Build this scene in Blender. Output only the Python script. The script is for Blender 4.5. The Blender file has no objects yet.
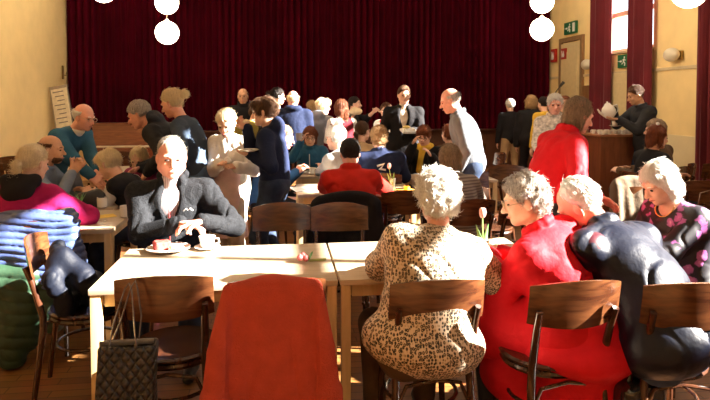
import bpy, bmesh, math, random
import numpy as np
from mathutils import Vector, Matrix

random.seed(7)
SC = bpy.context.scene
COL = SC.collection
PI = math.pi
R_ = math.radians

# ------------------------------------------------------------------ camera numbers (hall axes: +Y to the stage)
F_PX, EYE, YAW, PITCH = 590.0, 1.60, R_(7.24), R_(2.0)
def at(px, d):
    """floor position (hall axes) seen in picture column px at distance d along the view"""
    xc = (px - 355.0) / F_PX * d
    return (xc * math.cos(YAW) + d * math.sin(YAW), -xc * math.sin(YAW) + d * math.cos(YAW))

# ------------------------------------------------------------------ materials
MATS = {}
def _nodes(name):
    m = bpy.data.materials.new(name); m.use_nodes = True
    nt = m.node_tree; b = nt.nodes['Principled BSDF']
    return m, nt, b
def mat(name, col, rough=.6, metal=0.0, var=.12, scale=14.0, bump=0.0, bscale=80.0, spec=.4, sheen=0.0, coat=0.0, stretch=None, sss=0.0):
    if name in MATS: return MATS[name]
    m, nt, b = _nodes(name); N = nt.nodes; L = nt.links
    tc = N.new('ShaderNodeTexCoord'); src = tc.outputs['Object']
    if stretch:
        mp = N.new('ShaderNodeMapping'); mp.inputs['Scale'].default_value = stretch
        L.new(src, mp.inputs['Vector']); src = mp.outputs['Vector']
    nz = N.new('ShaderNodeTexNoise'); nz.inputs['Scale'].default_value = scale; nz.inputs['Detail'].default_value = 4
    L.new(src, nz.inputs['Vector'])
    cr = N.new('ShaderNodeValToRGB')
    lo = [max(0, c * (1 - var)) for c in col]; hi = [min(1, c * (1 + var)) for c in col]
    cr.color_ramp.elements[0].color = (*lo, 1); cr.color_ramp.elements[0].position = .3
    cr.color_ramp.elements[1].color = (*hi, 1); cr.color_ramp.elements[1].position = .7
    L.new(nz.outputs['Fac'], cr.inputs['Fac']); L.new(cr.outputs['Color'], b.inputs['Base Color'])
    b.inputs['Roughness'].default_value = rough; b.inputs['Metallic'].default_value = metal
    b.inputs['Specular IOR Level'].default_value = spec
    if sheen: b.inputs['Sheen Weight'].default_value = sheen
    if coat: b.inputs['Coat Weight'].default_value = coat
    if sss:
        b.inputs['Subsurface Weight'].default_value = sss; b.inputs['Subsurface Radius'].default_value = (.02, .008, .004)
        b.inputs['Subsurface Scale'].default_value = .5
    if bump:
        n2 = N.new('ShaderNodeTexNoise'); n2.inputs['Scale'].default_value = bscale; n2.inputs['Detail'].default_value = 3
        L.new(src, n2.inputs['Vector'])
        bp = N.new('ShaderNodeBump'); bp.inputs['Strength'].default_value = bump; bp.inputs['Distance'].default_value = .01
        L.new(n2.outputs['Fac'], bp.inputs['Height']); L.new(bp.outputs['Normal'], b.inputs['Normal'])
    MATS[name] = m
    return m
def emit(name, col, st):
    if name in MATS: return MATS[name]
    m, nt, b = _nodes(name)
    b.inputs['Base Color'].default_value = (*col, 1)
    b.inputs['Emission Color'].default_value = (*col, 1); b.inputs['Emission Strength'].default_value = st
    MATS[name] = m
    return m
def wood(name, c1, c2, rough=.35, stretch=(1, 12, 1), scale=6, coat=.3):
    if name in MATS: return MATS[name]
    m, nt, b = _nodes(name); N = nt.nodes; L = nt.links
    tc = N.new('ShaderNodeTexCoord'); mp = N.new('ShaderNodeMapping'); mp.inputs['Scale'].default_value = stretch
    L.new(tc.outputs['Object'], mp.inputs['Vector'])
    nz = N.new('ShaderNodeTexNoise'); nz.inputs['Scale'].default_value = scale; nz.inputs['Detail'].default_value = 6; nz.inputs['Distortion'].default_value = .6
    L.new(mp.outputs['Vector'], nz.inputs['Vector'])
    cr = N.new('ShaderNodeValToRGB'); cr.color_ramp.elements[0].color = (*c1, 1); cr.color_ramp.elements[0].position = .35
    cr.color_ramp.elements[1].color = (*c2, 1); cr.color_ramp.elements[1].position = .68
    L.new(nz.outputs['Fac'], cr.inputs['Fac']); L.new(cr.outputs['Color'], b.inputs['Base Color'])
    b.inputs['Roughness'].default_value = rough; b.inputs['Coat Weight'].default_value = coat; b.inputs['Coat Roughness'].default_value = .25
    MATS[name] = m
    return m
def animal_print():
    m, nt, b = _nodes('animal_print_fabric'); N = nt.nodes; L = nt.links
    tc = N.new('ShaderNodeTexCoord'); mp = N.new('ShaderNodeMapping'); mp.inputs['Scale'].default_value = (1.15, 1.0, .82)
    L.new(tc.outputs['Object'], mp.inputs['Vector'])
    vo = N.new('ShaderNodeTexVoronoi'); vo.inputs['Scale'].default_value = 80; vo.inputs['Randomness'].default_value = .6
    L.new(mp.outputs['Vector'], vo.inputs['Vector'])
    cr = N.new('ShaderNodeValToRGB'); cr.color_ramp.interpolation = 'LINEAR'
    E = cr.color_ramp.elements
    E[0].position = 0; E[0].color = (.42, .27, .13, 1)
    E[1].position = 1; E[1].color = (.70, .56, .40, 1)
    for p, c in ((.17, (.50, .36, .20)), (.25, (.012, .01, .01)), (.43, (.02, .015, .012)), (.50, (.50, .37, .23)), (.66, (.66, .54, .40))):
        e = E.new(p); e.color = (*c, 1)
    L.new(vo.outputs['Distance'], cr.inputs['Fac'])
    L.new(cr.outputs['Color'], b.inputs['Base Color']); b.inputs['Roughness'].default_value = .6
    return m
def floral():
    m, nt, b = _nodes('floral_fabric'); N = nt.nodes; L = nt.links
    tc = N.new('ShaderNodeTexCoord')
    nz = N.new('ShaderNodeTexNoise'); nz.inputs['Scale'].default_value = 30
    L.new(tc.outputs['Object'], nz.inputs['Vector'])
    mx = N.new('ShaderNodeVectorMath'); mx.operation = 'MULTIPLY_ADD'; mx.inputs[1].default_value = (.05, .05, .05)
    L.new(nz.outputs['Color'], mx.inputs[0]); L.new(tc.outputs['Object'], mx.inputs[2])
    vo = N.new('ShaderNodeTexVoronoi'); vo.inputs['Scale'].default_value = 12
    L.new(mx.outputs[0], vo.inputs['Vector'])
    cr = N.new('ShaderNodeValToRGB'); E = cr.color_ramp.elements
    E[0].position = 0; E[0].color = (.75, .35, .62, 1); E[1].position = 1; E[1].color = (.008, .006, .012, 1)
    for p, c in ((.16, (.45, .12, .36)), (.30, (.38, .10, .34)), (.36, (.01, .007, .014))):
        e = E.new(p); e.color = (*c, 1)
    L.new(vo.outputs['Distance'], cr.inputs['Fac']); L.new(cr.outputs['Color'], b.inputs['Base Color'])
    b.inputs['Roughness'].default_value = .5
    return m
def striped(name, c1, c2, scale, axis='Z', rough=.7):
    m, nt, b = _nodes(name); N = nt.nodes; L = nt.links
    tc = N.new('ShaderNodeTexCoord'); wv = N.new('ShaderNodeTexWave'); wv.bands_direction = axis
    wv.inputs['Scale'].default_value = scale; wv.inputs['Distortion'].default_value = 1.0
    L.new(tc.outputs['Object'], wv.inputs['Vector'])
    cr = N.new('ShaderNodeValToRGB'); cr.color_ramp.elements[0].color = (*c1, 1); cr.color_ramp.elements[1].color = (*c2, 1)
    cr.color_ramp.elements[0].position = .35; cr.color_ramp.elements[1].position = .65
    L.new(wv.outputs['Fac'], cr.inputs['Fac']); L.new(cr.outputs['Color'], b.inputs['Base Color'])
    b.inputs['Roughness'].default_value = rough
    MATS[name] = m
    return m
def quilted(name, col, n=26, strength=.9, rough=.3):
    """diamond quilting as relief"""
    m, nt, b = _nodes(name); N = nt.nodes; L = nt.links
    tc = N.new('ShaderNodeTexCoord'); sx = N.new('ShaderNodeSeparateXYZ'); L.new(tc.outputs['Object'], sx.inputs[0])
    def M(op, a, bb=None):
        q = N.new('ShaderNodeMath'); q.operation = op
        for i, v in enumerate((a, bb)):
            if v is None: continue
            if isinstance(v, (int, float)): q.inputs[i].default_value = v
            else: L.new(v, q.inputs[i])
        return q.outputs[0]
    z2 = M('MULTIPLY', sx.outputs['Z'], .75)
    a = M('ABSOLUTE', M('SINE', M('MULTIPLY', M('ADD', sx.outputs['X'], z2), PI * n)))
    c = M('ABSOLUTE', M('SINE', M('MULTIPLY', M('SUBTRACT', sx.outputs['X'], z2), PI * n)))
    h = M('POWER', M('MULTIPLY', a, c), .5)
    bp = N.new('ShaderNodeBump'); bp.inputs['Strength'].default_value = strength; bp.inputs['Distance'].default_value = .012
    L.new(h, bp.inputs['Height']); L.new(bp.outputs['Normal'], b.inputs['Normal'])
    b.inputs['Base Color'].default_value = (*col, 1); b.inputs['Roughness'].default_value = rough
    MATS[name] = m
    return m

SKIN = dict(
    fair=mat('skin_fair', (.78, .47, .34), .5, var=.07, scale=30, spec=.35),
    pink=mat('skin_ruddy', (.76, .37, .27), .48, var=.09, scale=25, spec=.35),
    tan=mat('skin_tan', (.60, .33, .20), .5, var=.08, scale=25, spec=.35))
def hairm(name, col, var=.3, bump=.7):
    return mat('hair_' + name, col, .55, var=var * 1.2, scale=40, bump=bump, bscale=90, stretch=(3, 3, .6), spec=.35)
H_WHITE = hairm('white', (.88, .85, .78), .10)
H_SILVER = hairm('silver', (.50, .45, .40), .45)
H_GREY = hairm('grey', (.38, .34, .29), .35)
H_GREYBROWN = hairm('grey_brown', (.34, .24, .16), .35)
H_BLOND = hairm('blond', (.90, .72, .46), .15, .4)
H_DARKBLOND = hairm('dark_blond', (.42, .26, .12), .3)
H_BROWN = hairm('brown', (.11, .048, .020), .35)
H_AUBURN = hairm('auburn', (.20, .055, .018), .35)
H_DARK = hairm('dark', (.022, .013, .010), .35)

# ------------------------------------------------------------------ implicit surfaces -> meshes
class SDF:
    def __init__(s): s.p = []; s.cuts = []; s.noise = []
    def cone(s, a, b, ra, rb=None, k=.02, flat=None, op=1):
        s.p.append(('c', np.array(a, float), np.array(b, float), ra, ra if rb is None else rb, k, flat, op)); return s
    def ell(s, c, r, R=None, k=.02, op=1):
        s.p.append(('e', np.array(c, float), np.array(r, float), np.eye(3) if R is None else np.array(R), None, k, None, op)); return s
    def box(s, c, h, rd=.01, R=None, k=.02, op=1):
        s.p.append(('b', np.array(c, float), np.array(h, float), np.eye(3) if R is None else np.array(R), rd, k, None, op)); return s
    def cut(s, pt, n, k=.01):
        n = np.array(n, float); s.cuts.append((np.array(pt, float), n / np.linalg.norm(n), k)); return s
    def bbox(s, q):
        t = q[0]
        if t == 'c':
            m = max(q[3], q[4]) * (max(1, q[6][1]) if q[6] is not None else 1)
            return np.minimum(q[1], q[2]) - m, np.maximum(q[1], q[2]) + m
        if t == 'e':
            e = np.sqrt(((q[3] * q[2]) ** 2).sum(1)); return q[1] - e, q[1] + e
        e = np.abs(q[3]) @ (q[2] + q[4]); return q[1] - e, q[1] + e
    def grid(s, vox):
        lo = np.array([9e9] * 3); hi = -lo
        for q in s.p:
            if q[-1] == 1:
                a, b = s.bbox(q); lo = np.minimum(lo, a); hi = np.maximum(hi, b)
        lo -= vox * 3 + .012; hi += vox * 3 + .012
        n = np.ceil((hi - lo) / vox).astype(int) + 1
        ax = [lo[i] + np.arange(n[i]) * vox for i in range(3)]
        D = np.full(n, 1.0, np.float32)
        for q in s.p:
            t, k, op = q[0], q[5], q[-1]
            a, b = s.bbox(q); m = k + 3 * vox + .01
            i0 = np.clip(((a - m - lo) / vox).astype(int), 0, n); i1 = np.clip(((b + m - lo) / vox).astype(int) + 2, 0, n)
            if (i1 <= i0).any(): continue
            sl = tuple(slice(i0[i], i1[i]) for i in range(3))
            X = ax[0][sl[0]][:, None, None].astype(np.float32); Y = ax[1][sl[1]][None, :, None].astype(np.float32); Z = ax[2][sl[2]][None, None, :].astype(np.float32)
            c = q[1]; x = X - c[0]; y = Y - c[1]; z = Z - c[2]
            if t == 'c':
                if q[6] is not None:
                    nn, f = q[6]; dt = (x * nn[0] + y * nn[1] + z * nn[2]) * (1 / f - 1)
                    x = x + nn[0] * dt; y = y + nn[1] * dt; z = z + nn[2] * dt
                ba = q[2] - c; bb = max(float(ba @ ba), 1e-9)
                h = np.clip((x * ba[0] + y * ba[1] + z * ba[2]) / bb, 0, 1)
                d = np.sqrt((x - ba[0] * h) ** 2 + (y - ba[1] * h) ** 2 + (z - ba[2] * h) ** 2) - (q[3] + (q[4] - q[3]) * h)
            else:
                Rm = q[3]
                u = x * Rm[0, 0] + y * Rm[1, 0] + z * Rm[2, 0]; v = x * Rm[0, 1] + y * Rm[1, 1] + z * Rm[2, 1]; w = x * Rm[0, 2] + y * Rm[1, 2] + z * Rm[2, 2]
                if t == 'e':
                    r = q[2]
                    k0 = np.sqrt((u / r[0]) ** 2 + (v / r[1]) ** 2 + (w / r[2]) ** 2)
                    k1 = np.sqrt((u / r[0] ** 2) ** 2 + (v / r[1] ** 2) ** 2 + (w / r[2] ** 2) ** 2)
                    d = k0 * (k0 - 1) / np.maximum(k1, 1e-6)
                else:
                    hx, hy, hz = q[2]
                    qx, qy, qz = np.abs(u) - hx, np.abs(v) - hy, np.abs(w) - hz
                    d = np.sqrt(np.maximum(qx, 0) ** 2 + np.maximum(qy, 0) ** 2 + np.maximum(qz, 0) ** 2) + np.minimum(np.maximum(np.maximum(qx, qy), qz), 0) - q[4]
            D0 = D[sl]
            if op == 1:
                if k > 1e-4:
                    h = np.clip(.5 + .5 * (d - D0) / k, 0, 1); D[sl] = d + (D0 - d) * h - k * h * (1 - h)
                else: D[sl] = np.minimum(D0, d)
            else:
                d = -d
                h = np.clip(.5 - .5 * (d - D0) / k, 0, 1); D[sl] = d + (D0 - d) * h + k * h * (1 - h)
        if s.cuts or s.noise:
            X = ax[0][:, None, None].astype(np.float32); Y = ax[1][None, :, None].astype(np.float32); Z = ax[2][None, None, :].astype(np.float32)
            for f in s.noise: D += f(X, Y, Z).astype(np.float32)
            for pt, nn, k in s.cuts:
                d = (X - pt[0]) * nn[0] + (Y - pt[1]) * nn[1] + (Z - pt[2]) * nn[2]
                h = np.clip(.5 - .5 * (d - D) / k, 0, 1); D = d + (D - d) * h + k * h * (1 - h)
        D[0] = D[-1] = 1; D[:, 0] = D[:, -1] = 1; D[:, :, 0] = D[:, :, -1] = 1
        return D, lo
    def mesh(s, name, vox):
        D, lo = s.grid(vox)
        I = D < 0
        n = np.array(D.shape) - 1
        sub = lambda a, i, j, k: a[i:i + n[0], j:j + n[1], k:k + n[2]]
        cnt = np.zeros(n, np.int8)
        for i in (0, 1):
            for j in (0, 1):
                for k in (0, 1): cnt += sub(I, i, j, k)
        act = (cnt > 0) & (cnt < 8)
        ci = np.argwhere(act); N = len(ci)
        idm = np.full(n, -1, np.int32); idm[act] = np.arange(N)
        co = [(i, j, k) for i in (0, 1) for j in (0, 1) for k in (0, 1)]
        V = {c: D[ci[:, 0] + c[0], ci[:, 1] + c[1], ci[:, 2] + c[2]] for c in co}
        acc = np.zeros((N, 3)); num = np.zeros(N)
        for c in co:
            for ax_ in range(3):
                if c[ax_]: continue
                c2 = tuple(1 if t == ax_ else c[t] for t in range(3))
                a, b = V[c], V[c2]; mk = (a < 0) != (b < 0)
                t = np.where(mk, a / np.where(a == b, 1, a - b), 0)
                pos = np.tile(np.array(c, float), (N, 1)); pos[:, ax_] = t
                acc += pos * mk[:, None]; num += mk
        P = (acc / np.maximum(num, 1)[:, None] + ci) * vox + lo
        F = []
        for ax_ in range(3):
            o1, o2 = [(1, 2), (2, 0), (0, 1)][ax_]
            A = np.take(I, range(0, n[ax_]), ax_); B = np.take(I, range(1, n[ax_] + 1), ax_)
            e = np.argwhere(A != B)
            e = e[(e[:, o1] > 0) & (e[:, o2] > 0) & (e[:, o1] < n[o1]) & (e[:, o2] < n[o2])]
            ins = A[e[:, 0], e[:, 1], e[:, 2]]
            def g(d1, d2):
                q = e.copy(); q[:, o1] -= d1; q[:, o2] -= d2
                return idm[q[:, 0], q[:, 1], q[:, 2]]
            q = np.stack([g(0, 0), g(1, 0), g(1, 1), g(0, 1)], 1)
            q[~ins] = q[~ins][:, ::-1]
            F.append(q)
        F = np.concatenate(F); F = F[(F >= 0).all(1)]
        me = bpy.data.meshes.new(name)
        me.vertices.add(N); me.vertices.foreach_set('co', P.astype(np.float32).ravel())
        me.loops.add(len(F) * 4); me.loops.foreach_set('vertex_index', F.astype(np.int32).ravel())
        me.polygons.add(len(F)); me.polygons.foreach_set('loop_start', np.arange(len(F), dtype=np.int32) * 4)
        me.polygons.foreach_set('loop_total', np.full(len(F), 4, np.int32))
        me.polygons.foreach_set('use_smooth', np.ones(len(F), bool))
        me.update(calc_edges=True)
        return me
    def build(s, name, m, parent=None, vox=.01):
        me = s.mesh(name, vox); me.materials.append(m)
        o = bpy.data.objects.new(name, me); COL.objects.link(o)
        if parent is not None: o.parent = parent
        return o

def wob(amp, fr, seed=0, st=(1, 1, 1)):
    rg = random.Random(seed); T = []
    for i in range(6):
        v = Vector((rg.gauss(0, 1), rg.gauss(0, 1), rg.gauss(0, 1))).normalized() * fr * rg.uniform(.7, 1.5)
        T.append((v.x * st[0], v.y * st[1], v.z * st[2], rg.uniform(0, 6.3)))
    def f(X, Y, Z):
        r = 0
        for i in range(0, 6, 2):
            a, b = T[i], T[i + 1]
            r = r + np.sin(a[0] * X + a[1] * Y + a[2] * Z + a[3]) * np.sin(b[0] * X + b[1] * Y + b[2] * Z + b[3])
        return r * (amp / 1.6)
    return f

def ridge(amp, fr, seed=0, st=(1, 1, 1)):
    """cloth creases: narrow ridges and valleys"""
    g = wob(1.0, fr, seed, st); h = wob(1.0, fr * .35, seed + 5, st)
    return lambda X, Y, Z: amp * (.5 - np.minimum(np.abs(g(X, Y, Z)) * 2.2, 1.0)) * np.clip(h(X, Y, Z) * 1.5 + .6, 0, 1)
def strands(me, n, ln, rad, flow, curl, seed, jit=.5):
    """grow tapered locks on a hair mesh; they become part of the same mesh"""
    rg = np.random.default_rng(seed); N = len(me.vertices)
    co = np.empty(N * 3, np.float32); me.vertices.foreach_get('co', co); co = co.reshape(-1, 3)
    no = np.empty(N * 3, np.float32); me.vertices.foreach_get('normal', no); no = no.reshape(-1, 3)
    ix = rg.integers(0, N, n); p = co[ix].astype(float); q = no[ix].astype(float)
    f = np.array([flow(v) for v in p]) + rg.normal(0, jit, (n, 3)); f -= q * (f * q).sum(1)[:, None]; f /= np.linalg.norm(f, axis=1)[:, None] + 1e-9
    sd = np.cross(q, f); L = ln * rg.uniform(.6, 1.3, n)[:, None]; K = 5; V = []; c = rg.normal(0, curl, (n, 1)); lift = rg.uniform(.02, .30, (n, 1)) * (1 + curl)
    r0 = rad * rg.uniform(.7, 1.3, (n, 1))
    for k in range(K):
        t = k / (K - 1); a = c * t
        ctr = p + L * t * (f * np.cos(a) + sd * np.sin(a)) + q * (L * (lift * t - (.42 * t * t) * (1 - .6 * min(curl, 1))) + .001)
        r = r0 * (1 - t * .85)
        V += [ctr + sd * r, ctr - sd * r * .5 + q * r * .8, ctr - sd * r * .5 - q * r * .6]
    V = np.stack(V, 1).reshape(-1, 3)
    F = []; b = np.arange(n) * K * 3
    for k in range(K - 1):
        for j in range(3):
            F.append(np.stack([b + k * 3 + j, b + k * 3 + (j + 1) % 3, b + k * 3 + 3 + (j + 1) % 3, b + k * 3 + 3 + j], 1))
    F = np.concatenate(F)
    M0 = len(me.loops); NP = len(me.polygons)
    vi = np.empty(M0, np.int32); me.loops.foreach_get('vertex_index', vi)
    F = np.concatenate([vi.reshape(-1, 4), F[:, ::-1] + N]).astype(np.int32); P = np.concatenate([co, V]).astype(np.float32)
    m2 = bpy.data.meshes.new(me.name)
    m2.vertices.add(len(P)); m2.vertices.foreach_set('co', P.ravel())
    m2.loops.add(F.size); m2.loops.foreach_set('vertex_index', F.ravel())
    m2.polygons.add(len(F)); m2.polygons.foreach_set('loop_start', np.arange(len(F), dtype=np.int32) * 4)
    m2.polygons.foreach_set('loop_total', np.full(len(F), 4, np.int32)); m2.polygons.foreach_set('use_smooth', np.ones(len(F), bool))
    m2.update(calc_edges=True)
    for m_ in me.materials: m2.materials.append(m_)
    return m2

# ------------------------------------------------------------------ plain mesh builder
class MB:
    def __init__(s): s.bm = bmesh.new()
    def box(s, c, d, rot=None, bev=0.0, seg=2):
        M = Matrix.Translation(c)
        if rot is not None: M = M @ rot.to_4x4()
        r = bmesh.ops.create_cube(s.bm, size=1.0, matrix=M @ Matrix.Diagonal((*d, 1)))
        if bev:
            es = list({e for v in r['verts'] for e in v.link_edges})
            bmesh.ops.bevel(s.bm, geom=es, offset=bev, segments=seg, affect='EDGES', profile=.7)
        return s
    def tube(s, pts, rad, n=10, flat=1.0, closed=False, fdir=None):
        pts = [Vector(p) for p in pts]; K = len(pts)
        if not hasattr(rad, '__len__'): rad = [rad] * K
        rings = []; up = Vector(fdir) if fdir else None
        for i, p in enumerate(pts):
            if closed: t = pts[(i + 1) % K] - pts[i - 1]
            else: t = pts[min(i + 1, K - 1)] - pts[max(i - 1, 0)]
            t.normalize()
            if up is None:
                up = Vector((0, 0, 1)) if abs(t.z) < .9 else Vector((1, 0, 0))
            a = t.cross(up)
            if a.length < 1e-4: a = t.cross(Vector((.3, .9, .1)))
            a.normalize(); b = a.cross(t).normalized()
            if fdir is None: up = b
            rings.append([s.bm.verts.new(p + a * math.cos(2 * PI * j / n) * rad[i] + b * math.sin(2 * PI * j / n) * rad[i] * flat) for j in range(n)])
        for i in range(K - (0 if closed else 1)):
            A, B = rings[i], rings[(i + 1) % K]
            for j in range(n): s.bm.faces.new((A[j], A[(j + 1) % n], B[(j + 1) % n], B[j]))
        if not closed:
            s.bm.faces.new(rings[0][::-1]); s.bm.faces.new(rings[-1])
        return s
    def lathe(s, prof, c=(0, 0, 0), n=24, cap=True):
        c = Vector(c); rings = []
        for r, z in prof:
            rings.append([s.bm.verts.new(c + Vector((r * math.cos(2 * PI * j / n), r * math.sin(2 * PI * j / n), z))) for j in range(n)])
        for A, B in zip(rings, rings[1:]):
            for j in range(n): s.bm.faces.new((A[j], A[(j + 1) % n], B[(j + 1) % n], B[j]))
        if cap:
            s.bm.faces.new(rings[0][::-1]); s.bm.faces.new(rings[-1])
        return s
    def ball(s, c, r, R=None, u=16, v=10):
        if not hasattr(r, '__len__'): r = (r, r, r)
        M = Matrix.Translation(c)
        if R is not None: M = M @ Matrix([list(map(float, q)) for q in R]).to_4x4()
        bmesh.ops.create_uvsphere(s.bm, u_segments=u, v_segments=v, radius=1, matrix=M @ Matrix.Diagonal((*r, 1)))
        return s
    def sheet(s, fn, nu, nv, thick=0.0):
        """grid surface fn(u,v)->(x,y,z); thick closes it into a slab along its normals"""
        P = [[Vector(fn(i / nu, j / nv)) for j in range(nv + 1)] for i in range(nu + 1)]
        V = [[s.bm.verts.new(p) for p in row] for row in P]
        for i in range(nu):
            for j in range(nv): s.bm.faces.new((V[i][j], V[i + 1][j], V[i + 1][j + 1], V[i][j + 1]))
        if thick:
            W = []
            for i in range(nu + 1):
                r = []
                for j in range(nv + 1):
                    a = P[min(i + 1, nu)][j] - P[max(i - 1, 0)][j]; b = P[i][min(j + 1, nv)] - P[i][max(j - 1, 0)]
                    r.append(s.bm.verts.new(P[i][j] - a.cross(b).normalized() * thick))
                W.append(r)
            for i in range(nu):
                for j in range(nv): s.bm.faces.new((W[i][j + 1], W[i + 1][j + 1], W[i + 1][j], W[i][j]))
            for i in range(nu):
                s.bm.faces.new((V[i + 1][0], V[i][0], W[i][0], W[i + 1][0])); s.bm.faces.new((V[i][nv], V[i + 1][nv], W[i + 1][nv], W[i][nv]))
            for j in range(nv):
                s.bm.faces.new((V[0][j], V[0][j + 1], W[0][j + 1], W[0][j])); s.bm.faces.new((V[nu][j + 1], V[nu][j], W[nu][j], W[nu][j + 1]))
        return s
    def build(s, name, m, parent=None, smooth=True):
        bmesh.ops.recalc_face_normals(s.bm, faces=s.bm.faces)
        me = bpy.data.meshes.new(name); s.bm.to_mesh(me); s.bm.free()
        if smooth:
            me.polygons.foreach_set('use_smooth', [True] * len(me.polygons))
            try: me.set_sharp_from_angle(angle=R_(38))
            except Exception: pass
        me.materials.append(m)
        o = bpy.data.objects.new(name, me); COL.objects.link(o)
        if parent is not None: o.parent = parent
        return o
def tag(o, label=None, cat=None, group=None, kind=None):
    for k, v in (('label', label), ('category', cat), ('group', group), ('kind', kind)):
        if v: o[k] = v
    return o
def thing(name, label, cat, loc=(0, 0, 0), rz=0.0, group=None):
    o = bpy.data.objects.new(name, None); COL.objects.link(o)
    o.empty_display_size = .1
    o.location = loc; o.rotation_euler = (0, 0, rz)
    return tag(o, label, cat, group)
def copy_thing(o, loc, rz, label=None, group=None, rot=None):
    c = o.copy(); COL.objects.link(c); c.location = loc; c.rotation_euler = rot if rot else (0, 0, rz)
    if label: c['label'] = label
    if group: c['group'] = group
    for ch in [q for q in SC.objects if q.parent == o]:
        d = ch.copy(); COL.objects.link(d); d.parent = c
        for g in [q for q in SC.objects if q.parent == ch]:
            e = g.copy(); COL.objects.link(e); e.parent = d
    return c
def struct(name, mb, m, smooth=False):
    return tag(mb.build(name, m, smooth=smooth), kind='structure')

# ------------------------------------------------------------------ people
def rx(a): c, s = math.cos(a), math.sin(a); return np.array([[1, 0, 0], [0, c, -s], [0, s, c]])
def ry(a): c, s = math.cos(a), math.sin(a); return np.array([[c, 0, s], [0, 1, 0], [-s, 0, c]])
def rzm(a): c, s = math.cos(a), math.sin(a); return np.array([[c, -s, 0], [s, c, 0], [0, 0, 1.]])
def unit(v): v = np.array(v, float); return v / max(np.linalg.norm(v), 1e-9)
def ik(A, T, l1, l2, pole):
    A = np.array(A, float); T = np.array(T, float); d = T - A; L = np.linalg.norm(d)
    if L > (l1 + l2) * .995: T = A + d / L * (l1 + l2) * .995; d = T - A; L = np.linalg.norm(d)
    if L < abs(l1 - l2) + .02: L = abs(l1 - l2) + .02
    u = d / L; a = (l1 * l1 - l2 * l2 + L * L) / (2 * L); h = math.sqrt(max(l1 * l1 - a * a, 0))
    p = np.array(pole, float); p = p - u * (p @ u); p = unit(p)
    return A + u * a + p * h, T

def hand(S, W, fdir, palm, thumb, s, curl=.6, k=.006, spread=0.0):
    """palm, four fingers of unequal length and a thumb; palm = the way the palm looks, thumb = the thumb's side"""
    f = unit(fdir); n = unit(np.array(palm) - f * (np.array(palm) @ f)); a = np.cross(f, n); a = a * (1 if a @ np.array(thumb) > 0 else -1)
    R = np.stack([a, n, f], 1)
    S.box(W + f * .048 * s, (.030 * s, .004 * s, .036 * s), .010 * s, R, k=.012)
    for i, (o, l) in enumerate(((.032, .070), (.011, .079), (-.011, .074), (-.031, .058))):
        p = W + f * .086 * s + a * o * s; ang = curl * (.35 + .06 * i); l *= s
        d = f + a * (o * spread)
        for j, (q, r) in enumerate(((.45, .0095), (.30, .0088), (.25, .0078))):
            dd = unit(d * math.cos(ang) + n * math.sin(ang)); e = p + dd * l * q
            S.cone(p, e, r * s, (r - .0007) * s, k=.003); p = e; ang += curl * .8
    p = W + f * .028 * s + a * .030 * s
    for l, r, b in ((.040, .0125, .15), (.032, .0105, .45), (.026, .009, .7)):
        dd = unit(f * .72 + a * (.70 - b * .7) + n * b * .9); e = p + dd * l * s
        S.cone(p, e, r * s, (r - .001) * s, k=.006); p = e

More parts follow.
